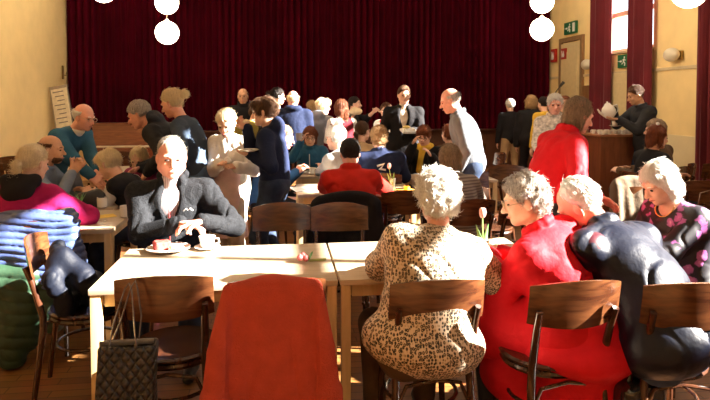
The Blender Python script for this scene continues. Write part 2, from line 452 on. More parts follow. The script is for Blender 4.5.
def person(label, hp, face, h=1.75, fem=False, sit=False, lean=0, side=0, hunch=8, twist=0, head=(0, 0, 0), L=None, Rr=None,
           lpole=None, rpole=None, g=1.0, wd=1.0, belly=1.0, hs=None, skin='fair', hair=('short', H_BROWN), hv=0.0, top=None, shirt=None, bottom=None,
           vox=.011, seat=.46, group=None, handL={}, handR={}, feat=2, glasses=None, stance=(.10, .10), step=0.0, knees=None, shoe=None,
           fat=1.0, cat='person', lips=(.50, .16, .14), tuck=0.0, name='person', twz=0, foot_x=.12, dz=0.0, beard=None, pelz=None, kneesp=.10, expose=1.0):
    s = h / 1.75; hs = (s ** .35 if s < .93 else s) if hs is None else hs
    z = np.array([0, 0, 1.])
    if sit: pel = np.array([0, -.04, seat + .095 * s])
    else: pel = np.array([0, -.16 * math.sin(R_(lean)) , .965 * s - (.03 if lean > 25 else .0)])
    if pelz: pel[2] = pelz
    Rz = rzm(R_(twist))
    def dirn(a, b): return Rz @ rx(-R_(a)) @ ry(R_(b)) @ z
    d1 = dirn(lean, side); d2 = dirn(lean + hunch, side * 1.15)
    chest = pel + d1 * .30 * s; nb = chest + d2 * .205 * s
    u = rzm(R_(twist + twz)) @ ry(R_(side)) @ np.array([1., 0, 0]); u = unit(u - d2 * (u @ d2)); f = np.cross(d2, u)
    u1 = unit(u - d1 * (u @ d1)); f1 = np.cross(d1, u1)
    F1 = np.stack([u1, f1, d1], 1); F2 = np.stack([u, f, d2], 1)
    sw = (.155 if fem else .175) * s * wd
    SL, SR = nb - d2 * .078 * s - u * sw, nb - d2 * .078 * s + u * sw
    Rh = rzm(R_(head[0])) @ rx(-R_(head[1])) @ ry(R_(head[2]))
    hz = Rh @ z
    nt = nb + unit(d2 * .6 + hz * .4) * .075 * s + f * .012 * s
    hc = nt + Rh @ np.array([0, .018, .080]) * hs
    H = lambda v: hc + Rh @ (np.array(v, float) * hs)
    # the figure stands where its head is seen: column hp[0], distance hp[1]
    cf, sf = math.cos(R_(face)), math.sin(R_(face))
    hx, hy = at(*hp[:2]) if len(hp) == 2 else hp[:2]
    loc = (hx - (hc[0] * cf - hc[1] * sf), hy - (hc[0] * sf + hc[1] * cf))
    def wl(t):
        if t is None or t[0] != 'w': return t
        X, Y = at(t[1], t[2]); X -= loc[0]; Y -= loc[1]
        return (X * cf + Y * sf, -X * sf + Y * cf, t[3])
    L, Rr = wl(L), wl(Rr)
    # limbs
    defL = (-.24, .06, pel[2] - .12) if not sit else (-.14, .36, .77)
    T = [np.array(L if L is not None else defL, float), np.array(Rr if Rr is not None else (-defL[0], defL[1], defL[2]), float)]
    arms = []
    for i, (S0, pole) in enumerate(((SL, lpole), (SR, rpole))):
        sg = -1 if i == 0 else 1
        if pole is None: pole = (sg * .55, -.35, -1.0)
        E, Wp = ik(S0, T[i], .285 * s, .255 * s, pole)
        arms.append((S0, E, Wp))
    legs = []
    for sg in (-1, 1):
        hp = pel + np.array([sg * .09 * s, 0, -.05 * s])
        if sit:
            kn = hp + np.array([sg * kneesp * .5, .42 * s, 0]); kn[2] = max(.10 + .41 * s, .40)
            an = np.array([kn[0], kn[1] - tuck + (.02 if sg > 0 else -.04), .085])
        else:
            an = np.array([sg * foot_x * s, (step if sg > 0 else -step) - .02, .085 * s])
            kn, an = ik(hp, an, .44 * s, .43 * s, (sg * .1, 1, .1))
        legs.append((hp, kn, an))
    gg = g
    def torso(S, o, top_=True, k=.05):
        S.ell(pel + d1 * .01, ((.158 + (.012 if fem else 0)) * s * wd * gg + o, .112 * s * gg + o, .13 * s + o), F1, k=k)
        S.ell(pel * .45 + chest * .55 + f1 * (belly - 1) * .06 * s, (.142 * s * gg + o, .105 * s * belly * gg + o, .18 * s + o), F1, k=k)
        S.ell(chest + d2 * .03 * s + f * .008 * s, (.158 * s * wd * (gg * .5 + .5) + o, .108 * s * (gg * .5 + .5) + o, .165 * s + o), F2, k=k)
        if fem:
            for sg in (-1, 1): S.ell(chest + u * sg * .07 * s + f * .085 * s * (gg * .5 + .5) - d2 * .0 * s, (.06 * s + o, .05 * s * gg + o, .06 * s + o), F2, k=.03)
        S.cone(SL, SR, .046 * s + o * .8, k=k)
        for q_ in (SL, SR): S.cone(nb - d2 * .030 * s, q_, .048 * s + o * .5, .044 * s + o * .7, k=.03)
    def arm(S, o, e=1.0, i=0, cuff=0.0):
        A, E, Wp = arms[i]; gl = .5 + .5 * gg
        S.cone(A, E, (.050 * gl * s) + o, (.040 * gl * s) + o, k=.035)
        S.cone(E, E + (Wp - E) * e, .039 * gl * s + o, (.039 + (.026 - .039) * e) * s + o + cuff, k=.02)
    # --- body: one continuous surface
    B = SDF(); torso(B, -.006)
    for i in (0, 1): arm(B, 0, i=i)
    for hp, kn, an in legs:
        B.cone(hp, kn, .082 * s, .054 * s, k=.05); B.cone(kn, an, .052 * s, .036 * s, k=.02)
        ft = unit(np.array([0, 1., 0])); B.cone(an + ft * -.03 + [0, 0, -.04 * s], an + ft * .13 * s + [0, 0, -.052 * s], .034 * s, .026 * s, k=.02)
    B.cone(nb - d2 * .03, nt + hz * .05 * hs, .056 * s * (.9 if fem else 1.05), .052 * s, k=.025)
    for i in (0, 1):
        A, E, Wp = arms[i]; hd = (handL, handR)[i]; sg = -1 if i == 0 else 1
        fd = hd.get('f', Wp - E); B_ = np.array(hd.get('palm', (-sg * .6, 0, -.8)), float)
        hand(B, Wp, fd, B_, hd.get('thumb', (-sg, .3, .6)), s * 1.0, hd.get('curl', .5))
    # head
    hh = hs
    B.ell(H((0, -.014, .030)), (.074 * hh, .094 * hh, .086 * hh), Rh, k=.02)
    B.ell(H((0, .026, -.036)), (.061 * hh * fat, .064 * hh, .076 * hh), Rh, k=.03)
    B.cone(H((-.047 * fat, .0, -.062)), H((-.008 * fat, .062, -.094)), .023 * hh * fat, .021 * hh, k=.02)
    B.cone(H((.047 * fat, .0, -.062)), H((.008 * fat, .062, -.094)), .023 * hh * fat, .021 * hh, k=.02)
    for sg in (-1, 1):
        B.ell(H((sg * .036, .060, -.032)), (.022 * hh, .022 * hh, .022 * hh), Rh, k=.015)
        B.cone(H((sg * .012, .083, .020)), H((sg * .044, .072, .018)), .0115 * hh, .009 * hh, k=.010)
        B.ell(H((sg * .078, -.004, -.012)), (.009 * hh, .019 * hh, .031 * hh), Rh @ rzm(sg * .35), k=.006)
        B.ell(H((sg * .031, .098, -.002)), (.0175 * hh, .0165 * hh, .0135 * hh), Rh, k=.008, op=-1)
    B.cone(H((0, .084, .006)), H((0, .112, -.034)), .0085 * hh, .0130 * hh, k=.008)
    B.ell(H((0, .100, -.0665)), (.021 * hh, .012 * hh, .0024 * hh), Rh, k=.003, op=-1)
    for sg in (-1, 1): B.ell(H((sg * .012, .098, -.037)), (.0085 * hh, .011 * hh, .008 * hh), Rh, k=.006)
    B.ell(H((0, .086, -.066)), (.022 * hh, .012 * hh, .009 * hh), Rh, k=.008)
    body = B.build(name, SKIN[skin], vox=vox)
    body.location = (loc[0], loc[1], dz); body.rotation_euler = (0, 0, R_(face))
    tag(body, label, cat, group)
    # --- face parts
    if feat:
        for sg in (-1, 1):
            if feat > 2:
                MB().ball(H((sg * .031, .078, -.002)), .0125 * hh, u=14, v=8).build('eye', mat('eye_white', (.75, .72, .68), .2, var=.02), body)
                MB().ball(H((sg * .0305, .0873, -.003)), (.006 * hh, .004 * hh, .006 * hh), u=10, v=6).build('iris', mat('iris', (.03, .025, .02), .15), body)
            else:
                MB().ball(H((sg * .031, .083, -.002)), (.013 * hh, .006 * hh, .0062 * hh), Rh, u=8, v=6).build('eye', mat('eye_dark', (.035, .022, .018), .25), body)
            pts = [H((sg * (.015 + .0085 * q), .092 - .0035 * q * q * .5, .019 + .0035 * math.sin(q))) for q in range(5)]
            MB().tube(pts, [.003 * hh, .0045 * hh, .0045 * hh, .004 * hh, .002 * hh], 6).build('eyebrow', hair[1] if hair[1] is not None else H_GREY, body)
        pts = [H((.022 * (q / 3), .0985 - .010 * (q / 3) ** 2, -.0665 - .002 * abs(q / 3))) for q in range(-3, 4)]
        MB().tube(pts, [.002 * hh, .005 * hh, .0062 * hh, .0055 * hh, .0062 * hh, .005 * hh, .002 * hh], 8, flat=.8).build('lips', mat('lips%d' % int(lips[0] * 100), lips, .4), body)
    # --- hair
    kind, hm = hair
    if kind:
        Hs = SDF(); v = hv; hr = (.081 + v, .099 + v, .093 + v)
        Hs.ell(H((0, -.016, .034)), np.array(hr) * hh, Rh, k=.02)
        P, n = (0, .070, .066), (0, .74, -.67); amp, fr = .003, 70
        if kind == 'bald':
            Hs.cut(H((0, -.03, .052)), Rh @ np.array((0, .0, 1.)), .012); P, n = (0, .02, .03), (0, .85, -.52)
        elif kind == 'receding':
            P, n = (0, .03, .085), (0, .86, -.5); Hs.ell(H((0, .06, .13)), (.05 * hh, .06 * hh, .05 * hh), Rh, k=.01, op=-1)
        elif kind == 'curly':
            amp, fr = .009, 95
            P, n = (0, .072, .060), (0, .80, -.60)
            Hs.ell(H((0, -.055, -.02)), ((.070 + v) * hh, (.055 + v) * hh, (.075) * hh), Rh, k=.02)
        elif kind in ('bob', 'long', 'fringe'):
            amp, fr = .004, 60; P, n = (0, .066, .050), (0, .93, -.36)
            for sg in (-1, 1): Hs.cone(H((sg * .062, -.012, .03)), H((sg * .066, -.008, -.075)), (.030 + v) * hh, (.026 + v) * hh, k=.03)
            Hs.ell(H((0, -.060, -.035)), ((.074 + v) * hh, (.052 + v) * hh, .088 * hh), Rh, k=.03)
            if kind == 'long':
                Hs.cone(H((-.03, -.085, -.05)), H((-.035, -.10, -.20)), .055 * hh, .035 * hh, k=.03)
                Hs.cone(H((.03, -.085, -.05)), H((.035, -.10, -.20)), .055 * hh, .035 * hh, k=.03)
            if kind == 'fringe': P, n = (0, .090, .016), (0, .93, -.36)
        elif kind == 'mop':
            amp, fr = .006, 80; P, n = (0, .083, .040), (0, .80, -.60)
            Hs.ell(H((0, .045, .075)), ((.062 + v) * hh, (.050 + v) * hh, (.04 + v) * hh), Rh, k=.02)
        elif kind == 'pony':
            Hs.cone(H((0, -.10, .01)), H((0, -.125, -.02)), .026 * hh, .022 * hh, k=.01)
            Hs.cone(H((0, -.125, -.02)), H((.012, -.125, -.13)), .024 * hh, .013 * hh, k=.015)
        elif kind == 'bun':
            Hs.ell(H((0, -.128, .028)), (.038 * hh, .034 * hh, .036 * hh), Rh, k=.008)
        elif kind == 'topbun':
            Hs.ell(H((0, -.055, .145)), (.036 * hh, .036 * hh, .036 * hh), Rh, k=.01)
        Hs.cut(H(P), Rh @ np.array(n), .010 * hh)
        if kind not in ('bob', 'long', 'fringe'):
            for sg in (-1, 1): Hs.ell(H((sg * .088, .004, -.014)), (.022 * hh, .026 * hh, .036 * hh), Rh, k=.01, op=-1)
        Hs.noise.append(wob(amp * hh, fr, len(label)))
        ho = Hs.build('hair', hm, body, vox=min(vox, .010))
        ns = int(3200 * min(1, (.0085 / vox) ** 3))
        curly = kind == 'curly'
        bk_ = Rh @ np.array((0, -1., 0)); dn = Rh @ np.array((0, 0, -1.)); ri = Rh @ np.array((1., 0, 0))
        def flow(v):
            q = Rh.T @ (v - hc)
            if kind in ('pony', 'bun', 'topbun') : return bk_ * 1.2 + (dn * .3 if kind == 'pony' and q[1] < -.1 else -dn * (.9 if kind == 'topbun' else .0))
            if kind in ('mop', 'short', 'receding') : return dn * .7 + ri * q[0] * 6 + (bk_ * -.6 if kind == 'mop' and q[1] > 0 else bk_ * .6)
            return dn * 1.0 + ri * q[0] * 4 + bk_ * .25
        if ns > 250:
            nm = strands(ho.data, ns if kind not in ('bald',) else ns // 3, (.030 if curly else .034 if kind in ('short', 'receding', 'bald') else .055) * hh, (.0019 if vox < .0095 else .003), flow, .9 if curly else .18, len(label), .9 if curly else .35)
            ho.data = nm
    if beard:
        Bd = SDF(); Bd.ell(H((0, .034, -.070)), (.058 * hh, .062 * hh, .052 * hh), Rh, k=.02)
        Bd.cut(H((0, 0, -.045)), Rh @ np.array((0, .25, 1.)), .006)
        Bd.ell(H((0, .098, -.066)), (.018 * hh, .018 * hh, .007 * hh), Rh, k=.005, op=-1)
        Bd.build('beard', beard, body, vox=min(vox, .009))
    if glasses:
        G = MB()
        for sg in (-1, 1):
            c = (sg * .032, .104, -.004)
            G.tube([H((c[0] + .0235 * math.cos(t * PI / 6), c[1] - .10 * (abs(c[0] + .0235 * math.cos(t * PI / 6)) ** 2) * 2, c[2] + .017 * math.sin(t * PI / 6))) for t in range(12)], .0022 * hh, 6, closed=True)
            G.tube([H((sg * .055, .095, 0)), H((sg * .076, .05, .004)), H((sg * .078, -.005, .0))], .0020 * hh, 5)
        G.tube([H((-.009, .106, .0)), H((.009, .106, .0))], .002 * hh, 5)
        G.build('glasses', glasses, body)
    ctx = dict(pel=pel, chest=chest, nb=nb, u=u, f=f, d1=d1, d2=d2, SL=SL, SR=SR, H=H, hh=hh, arms=arms, legs=legs, s=s, Rh=Rh, F1=F1, F2=F2, f1=f1, u1=u1, body=body, torso=torso, arm=arm, vox=vox, loc=loc, face=R_(face), wl=wl)
    # --- clothes
    if shirt is not None:
        S = SDF(); torso(S, .004); S.cone(nb - d2 * .02 * s, nb + d2 * .022 * s + f * .004, .070 * s, .062 * s, k=.01)
        S.cut(pel - d1 * .02, -d1); S.cut(nb + d2 * .028 * s, d2 * .9 - f * .45, .004)
        for i in (0, 1): S.cone(arms[i][0], arms[i][0] * .6 + arms[i][1] * .4, .050 * s, .044 * s, k=.03)
        S.build('shirt', shirt, body, vox=vox)
    if top:
        o = top.get('off', .018); S = SDF(); torso(S, o)
        for i in (0, 1): arm(S, top.get('sl', o * .8 + .002), top.get('sleeve', .97), i, top.get('cuff', 0))
        hem = top.get('hem', .10)
        if top.get('skirt'):
            q = top['skirt']
            for hp, kn, an in legs: S.cone(hp, hp + (kn - hp) * q, .105 * s * gg + o, .085 * s + o + top.get('flare', .02), k=.08)
        elif sit: S.ell(pel - d1 * .02, (.165 * s * (.5 + .5 * gg) * wd + o, .14 * s * (.5 + .5 * gg) + o, .10 * s), F1, k=.05)
        if not (top.get('skirt') and sit):
            S.cut(pel - d1 * hem * s, -d1, .008)
        if top.get('collar'):
            cr_ = top['collar']; K = 10
            pts = [nb + d2 * (.008 + .018 * cr_ * (0 if math.sin(2 * PI * t / K) > .5 else 1)) * s + (u * math.cos(2 * PI * t / K) * .068 + f * math.sin(2 * PI * t / K) * .064) * s for t in range(K)]
            for t in range(K): S.cone(pts[t], pts[(t + 1) % K], (.012 + .010 * cr_) * s, k=.012)
        if top.get('hood'):
            hd = top['hood']
            S.ell(nb - f * .085 * s + d2 * .01 * s, (.115 * s, .060 * s, .085 * s * hd), F2, k=.03)
            for sg in (-1, 1): S.cone(nb - f * .07 * s + u * sg * .085 * s + d2 * .02 * s, nb + f * .055 * s + u * sg * .045 * s - d2 * .035 * s, .030 * s, .020 * s, k=.03)
        if top.get('open'):
            ow, ol = top['open']
            S.cone(nb + f * .14 * s + d2 * .06, nb - d2 * ol * s + f * (.17) * s, ow * s * 1.5, ow * s * .15, k=.008, op=-1)
        if top.get('neck'):
            S.ell(nb + f * .045 * s + d2 * .02, (.075 * s, .08 * s, top['neck'] * s), F2, k=.01, op=-1)
        S.noise.append(wob(top.get('fold', .005) * .8, 15 / s, len(label), (1, 1, .8))); S.noise.append(ridge(top.get('fold', .005) * 1.1, 30 / s, len(label) + 3, (1, 1, .7)))
        t_ = S.build(top.get('name', 'jacket'), top['m'], body, vox=vox); ctx['top'] = t_
    if bottom:
        o = bottom.get('off', .014); S = SDF()
        S.ell(pel, (.165 * s * gg + o, .118 * s * gg + o, .125 * s), F1, k=.04)
        for hp, kn, an in legs:
            S.cone(hp, kn, .086 * s * (.5 + .5 * gg) + o, .058 * s + o, k=.05); S.cone(kn, kn + (an - kn) * .96, .056 * s + o, bottom.get('hemr', .046) * s + o, k=.03)
        S.cut(pel + d1 * .10 * s, d1)
        if bottom.get('skirt'):
            S = SDF(); S.cone(pel + d1 * .05, (legs[0][1] + legs[1][1]) / 2 + np.array([0, .0, -.25 * s]), .15 * s, bottom['skirt'] * s, k=.05, flat=(f1, .8))
        S.noise.append(wob(.005, 15 / s, len(label) + 9, (1, 1, .5)))
        S.build(bottom.get('name', 'trousers'), bottom['m'], body, vox=max(vox, .010))
        sm = shoe or mat('shoe_black', (.02, .018, .018), .35)
        for hp, kn, an in legs:
            Q = SDF(); Q.cone(an + [0, -.045, -.045], an + [0, .14 * s, -.052], .042, .034, k=.02); Q.cone(an, an + [0, 0, -.04], .045, k=.02); Q.cut((0, 0, .002), (0, 0, -1))
            Q.build('shoe', sm, body, vox=.012)
    return ctx

# ------------------------------------------------------------------ the hall
XL, XR, YB, YF, ZC = -4.48, 6.3, 13.4, -3.4, 6.0
M_WALL = mat('yellow_plaster', (.90, .70, .34), .85, var=.05, scale=3, bump=.15, bscale=30)
M_DADO = mat('cream_paint', (.80, .68, .42), .6, var=.04, scale=3)
M_TRIM = mat('cream_trim', (.66, .54, .34), .5, var=.04)
M_CEIL = mat('ceiling_white', (.75, .70, .60), .9, var=.03)
M_CURT = mat('velvet_curtain', (.055, .0009, .007), .95, var=.25, scale=2, bump=.2, bscale=20, spec=.05)
M_WCURT = mat('velvet_window_curtain', (.13, .008, .016), .85, var=.2, scale=2, sheen=.2)

def parquet():
    m, nt, b = _nodes('parquet'); N = nt.nodes; L = nt.links
    tc = N.new('ShaderNodeTexCoord'); br = N.new('ShaderNodeTexBrick'); br.inputs['Scale'].default_value = 1
    br.inputs['Brick Width'].default_value = .5; br.inputs['Row Height'].default_value = .075; br.inputs['Mortar Size'].default_value = .0025
    br.inputs['Color1'].default_value = (.36, .15, .045, 1); br.inputs['Color2'].default_value = (.25, .095, .028, 1); br.inputs['Mortar'].default_value = (.05, .02, .008, 1)
    L.new(tc.outputs['Object'], br.inputs['Vector'])
    nz = N.new('ShaderNodeTexNoise'); nz.inputs['Scale'].default_value = 5; nz.inputs['Detail'].default_value = 6
    L.new(tc.outputs['Object'], nz.inputs['Vector'])
    mx = N.new('ShaderNodeMix'); mx.data_type = 'RGBA'; mx.blend_type = 'MULTIPLY'; mx.inputs[0].default_value = .5
    L.new(br.outputs['Color'], mx.inputs[6]); L.new(nz.outputs['Color'], mx.inputs[7]); L.new(mx.outputs[2], b.inputs['Base Color'])
    b.inputs['Roughness'].default_value = .42; b.inputs['Coat Weight'].default_value = .12
    return m
struct('floor', MB().box(((XL + XR) / 2, (YB + YF) / 2, -.05), (XR - XL + .6, YB - YF + 2.2, .1)), parquet())
struct('ceiling', MB().box(((XL + XR) / 2, (YB + YF) / 2, ZC + .05), (XR - XL + .6, YB - YF + 2.2, .1)), M_CEIL)
struct('wall_left', MB().box((XL - .1, (YB + YF) / 2, ZC / 2), (.2, YB - YF + 2.2, ZC)), M_WALL)
struct('wall_rear', MB().box(((XL + XR) / 2, YF - .1, ZC / 2), (XR - XL, .2, ZC)), M_WALL)
struct('wall_stage', MB().box(((XL + XR) / 2, YB + 1.0, ZC / 2), (XR - XL, .2, ZC)), M_WALL)
WIN = [10.1, 7.2, 4.3, 1.80, -.8]; WH, WZ0, WZ1 = .75, 2.5, 5.5
w = MB(); T = .3
edges = [YF - .2] + sum([[c - WH, c + WH] for c in sorted(WIN)], []) + [YB + 1.1]
for a, b in zip(edges[::2], edges[1::2]): w.box((XR + T / 2, (a + b) / 2, ZC / 2), (T, b - a, ZC))
for c in WIN:
    w.box((XR + T / 2, c, WZ0 / 2), (T, WH * 2, WZ0)); w.box((XR + T / 2, c, (WZ1 + ZC) / 2), (T, WH * 2, ZC - WZ1))
struct('wall_right', w, M_WALL)
struct('trim_1', MB().box((XR - .012, (YB + YF) / 2, 2.11), (.024, YB - YF, .05), bev=.006), M_TRIM)
struct('trim_2', MB().box((XR - .010, (8.9 + YF) / 2, .52), (.020, 8.9 - YF, 1.04)), M_DADO)
struct('baseboard_right', MB().box((XR - .015, (YB + YF) / 2, .06), (.03, YB - YF, .12), bev=.005), M_TRIM)
struct('baseboard_left', MB().box((XL + .015, (YB + YF) / 2, .06), (.03, YB - YF, .12), bev=.005), M_TRIM)
# windows
gl, nt, b = _nodes('window_glass'); N = nt.nodes
tr = N.new('ShaderNodeBsdfTransparent'); gs = N.new('ShaderNodeBsdfGlossy'); gs.inputs['Roughness'].default_value = .02
mxs = N.new('ShaderNodeMixShader'); mxs.inputs[0].default_value = .06
nt.links.new(tr.outputs[0], mxs.inputs[1]); nt.links.new(gs.outputs[0], mxs.inputs[2]); nt.links.new(mxs.outputs[0], N['Material Output'].inputs['Surface'])
M_FRAME = mat('window_frame_paint', (.62, .50, .34), .5, var=.04)
for i, c in enumerate(WIN):
    f = MB()
    for y in (c - WH + .03, c + WH - .03): f.box((XR + .12, y, (WZ0 + WZ1) / 2), (.08, .06, WZ1 - WZ0), bev=.006)
    f.box((XR + .12, c - .02, (WZ0 + WZ1) / 2), (.07, .075, WZ1 - WZ0 - .02), bev=.006)
    for z_ in (WZ0 + .03, 3.22, 4.3, WZ1 - .03): f.box((XR + .12, c, z_), (.065, WH * 2 - .02, .085 if z_ > 3 else .06), bev=.006)
    wo = struct('window_%d' % (i + 1), f, M_FRAME)
    tag(MB().box((XR + .12, c, (WZ0 + WZ1) / 2), (.006, WH * 2 - .04, WZ1 - WZ0 - .04)).build('pane', gl, wo), kind='structure')
    tag(MB().box((XR - .03, c, WZ0 - .02), (.12, WH * 2 + .06, .04), bev=.008).build('window_sill', M_FRAME, wo), kind='structure')
    if i < 2: MB().box((XR + .075, c - .06, 2.95), (.03, .02, .12), bev=.005).build('window_handle', mat('brass_handle', (.35, .24, .10), .35, 1), wo)
# window curtains: pleated velvet, each panel a thing
def pleats(x0, x1, y, z0, z1, amp, n, seed, axis='x', thick=.012, nu=None, nv=10):
    rg = random.Random(seed); ph = [rg.uniform(0, 6.28) for _ in range(4)]
    def fn(u, v):
        p = x0 + (x1 - x0) * u
        q = n * 2 * PI * u + .9 * math.sin(2 * PI * u * 2.3 + ph[0]) + .12 * math.sin(v * 3 + ph[1])
        d = amp * (math.sin(q) + .35 * math.sin(2.1 * q + ph[2] + v)) * (.75 + .25 * (1 - v))
        z = z0 + (z1 - z0) * v
        return (p, y + d, z) if axis == 'x' else (y + d, p, z)
    return MB().sheet(fn, nu or n * 9, nv, thick)
cn = 0
CURT_LABEL = {(0, -1): 'dark red window curtain on the near side of the window beyond the pouring man',
              (0, 1): 'dark red window curtain between the window and the door with the exit sign',
              (1, 1): 'dark red curtain at the far right edge beside the round wall lamp'}
for i, c in enumerate(WIN):
    for sg in (-1, 1):
        if i == 0: a, b = (9.2, 9.80) if sg < 0 else (10.42, 11.08)
        elif i == 1: a, b = (c + .50, 8.02) if sg > 0 else (c - .9, c - .62)
        else: a, b = (c + .80, c + 1.12) if sg > 0 else (c - 1.12, c - .80)
        o = pleats(a, b, XR - .16, .05, ZC - .25, .045, 6 if i < 2 else 4, i * 7 + sg, 'y').build('window_curtain', M_WCURT)
        o.location = (0, 0, 0)
        lb = CURT_LABEL.get((i, sg), 'dark red velvet curtain hanging beside a tall window outside the picture')
        tag(o, lb, 'curtain', 'red velvet curtains beside the hall windows')
        if (i, sg) not in CURT_LABEL: o['group'] = 'velvet curtains beside the nearer windows'
    MB().tube([(XR - .16, c - 1.2, ZC - .22), (XR - .16, c + 1.2, ZC - .22)], .018, 10).build('curtain_rail', M_TRIM, None)
    r = bpy.data.objects['curtain_rail'] if i == 0 else bpy.data.objects['curtain_rail.%03d' % i]
    tag(r, 'cream curtain rail high over a hall window', 'curtain rail', 'curtain rails over the windows')
# stage curtain and stage front
o = pleats(XL + .04, XR - .06, YB - .25, .94, ZC - .05, .055, 74, 3, 'x', nu=74 * 9, nv=8).build('stage_curtain', M_CURT)
tag(o, 'huge closed dark red velvet stage curtain across the far end of the hall', 'curtain')
struct('trim_3', MB().box(((XL + XR) / 2, YB + .22, .45), (XR - XL, .5, .9)).box(((XL + XR) / 2, YB + .1, .915), (XR - XL, .75, .03), bev=.008), mat('stage_front_wood', (.10, .035, .018), .5, var=.3, scale=4))
struct('trim_4', MB().box((XL + .75, YB - .1, .46), (1.5, .06, .92), bev=.006), M_WALL)
# door with frame in the right wall
struct('door_1', MB().box((XR - .03, 12.15, 1.42), (.05, .84, 2.84), bev=.01).box((XR - .055, 12.15, 2.1), (.02, .62, 1.1), bev=.006).box((XR - .055, 12.15, .85), (.02, .62, .9), bev=.006), mat('door_cream', (.74, .60, .33), .45, var=.05))
struct('trim_5', MB().box((XR - .02, 11.68, 1.45), (.08, .1, 2.9), bev=.01).box((XR - .02, 12.62, 1.45), (.08, .1, 2.9), bev=.01).box((XR - .02, 12.15, 2.92), (.08, 1.04, .1), bev=.01), mat('door_frame_brown', (.28, .17, .08), .5))
MB().tube([(XR - .06, 11.82, 1.05), (XR - .11, 11.82, 1.05), (XR - .11, 11.95, 1.05)], .011, 8).build('door_handle', mat('brass_handle', (.35, .24, .10), .35, 1), bpy.data.objects['door_1'])
struct('door_2', MB().box((XR - .03, 10.1, 1.05), (.05, .95, 2.1), bev=.01).box((XR - .055, 10.1, 1.55), (.02, .7, .75), bev=.006).box((XR - .055, 10.1, .6), (.02, .7, .75), bev=.006), mat('door_cream', (.74, .60, .33), .45))
MB().tube([(XR - .06, 9.72, 1.05), (XR - .11, 9.72, 1.05), (XR - .11, 9.86, 1.05)], .011, 8).build('door_handle', mat('brass_handle', (.35, .24, .10), .35, 1), bpy.data.objects['door_2'])
struct('trim_6', MB().box((XR - .025, 11.37, .95), (.05, .52, 1.9), bev=.01), wood('brown_panel', (.20, .10, .04), (.34, .18, .08)))

# signs on the right wall (they face into the hall, -X)
def wall_sign(name, label, y, z, w_, h_, col, picto, glow=0):
    t = thing(name, label, 'sign', (XR - .045, y, z))
    MB().box((0, 0, 0), (.05, w_, h_), bev=.006).build('sign_box', mat('sign_' + col[0], col[1], .4, var=.03), t)
    for kind, m_ in picto:
        mb = MB()
        if kind == 'man':   # running figure, door and arrow
            mb.ball((-.028, -.00 * w_, h_ * .27), (.004, h_ * .09, h_ * .09), u=10, v=6)
            mb.tube([(-.028, .005, h_ * .16), (-.028, .02, -.02 * h_)], h_ * .06, 6); mb.tube([(-.028, .02, -.02 * h_), (-.028, -.02, -.18 * h_), (-.028, -.01, -.36 * h_)], h_ * .045, 6)
            mb.tube([(-.028, .02, -.02 * h_), (-.028, .05, -.16 * h_), (-.028, .085, -.22 * h_)], h_ * .045, 6); mb.tube([(-.028, .06, .1 * h_), (-.028, -.045, .06 * h_)], h_ * .035, 6)
            mb.build('pictogram', m_, t)
        elif kind == 'doorway':
            mb.box((-.027, -w_ * .33, 0), (.004, w_ * .2, h_ * .72)); mb.build('pictogram', m_, t)
        elif kind == 'arrow':
            mb.box((-.027, w_ * .26, 0), (.004, w_ * .14, h_ * .14)); mb.tube([(-.027, w_ * .34, 0), (-.027, w_ * .345, 0), (-.027, w_ * .44, 0)], [h_ * .25, h_ * .25, .001], 4, flat=.1); mb.build('pictogram', m_, t)
        elif kind == 'flame':
            mb.tube([(-.028, 0, -h_ * .3), (-.028, .005, -h_ * .1), (-.028, -.01, h_ * .3)], [h_ * .12, h_ * .2, .002], 8, flat=.3); mb.box((-.027, w_ * .28, 0), (.004, w_ * .12, h_ * .6)); mb.build('pictogram', m_, t)
    return t
W_ = mat('sign_white', (.8, .8, .76), .4, var=.02); GRN = ('green', (.02, .16, .07)); RED = ('red', (.45, .03, .02))
wall_sign('exit_sign', 'green emergency exit sign with running figure high beside the cream door', 12.15, 3.16, .52, .26, GRN, [('man', W_), ('doorway', W_), ('arrow', W_)])
wall_sign('exit_sign', 'green exit sign with running figure directly below the tall window', 10.08, 2.31, .44, .24, GRN, [('man', W_), ('doorway', W_), ('arrow', W_)])
wall_sign('fire_sign', 'small red fire sign on the cream door', 12.42, 2.62, .26, .24, RED, [('flame', W_)])
wall_sign('fire_sign', 'small red fire sign in the corner next to the stage curtain', 12.93, 2.62, .24, .3, RED, [('flame', W_)])
def sconce(label, y, z):
    t = thing('wall_lamp', label, 'lamp', (XR - .02, y, z), 0, 'oval wall lamps')
    MB().ball((-.10, 0, 0), (.085, .17, .11), u=20, v=12).build('lamp_shade', mat('opal_shade', (.72, .66, .52), .3, var=.03), t)
    MB().box((-.01, -.06, -.01), (.05, .16, .14), bev=.02).build('wall_plate', mat('brass_handle', (.35, .24, .10), .35, 1), t)
sconce('oval wall lamp above the pale trim between the two right curtains', 8.71, 2.32)
sconce('oval wall lamp between the cream door and the window curtain', 11.33, 2.32)

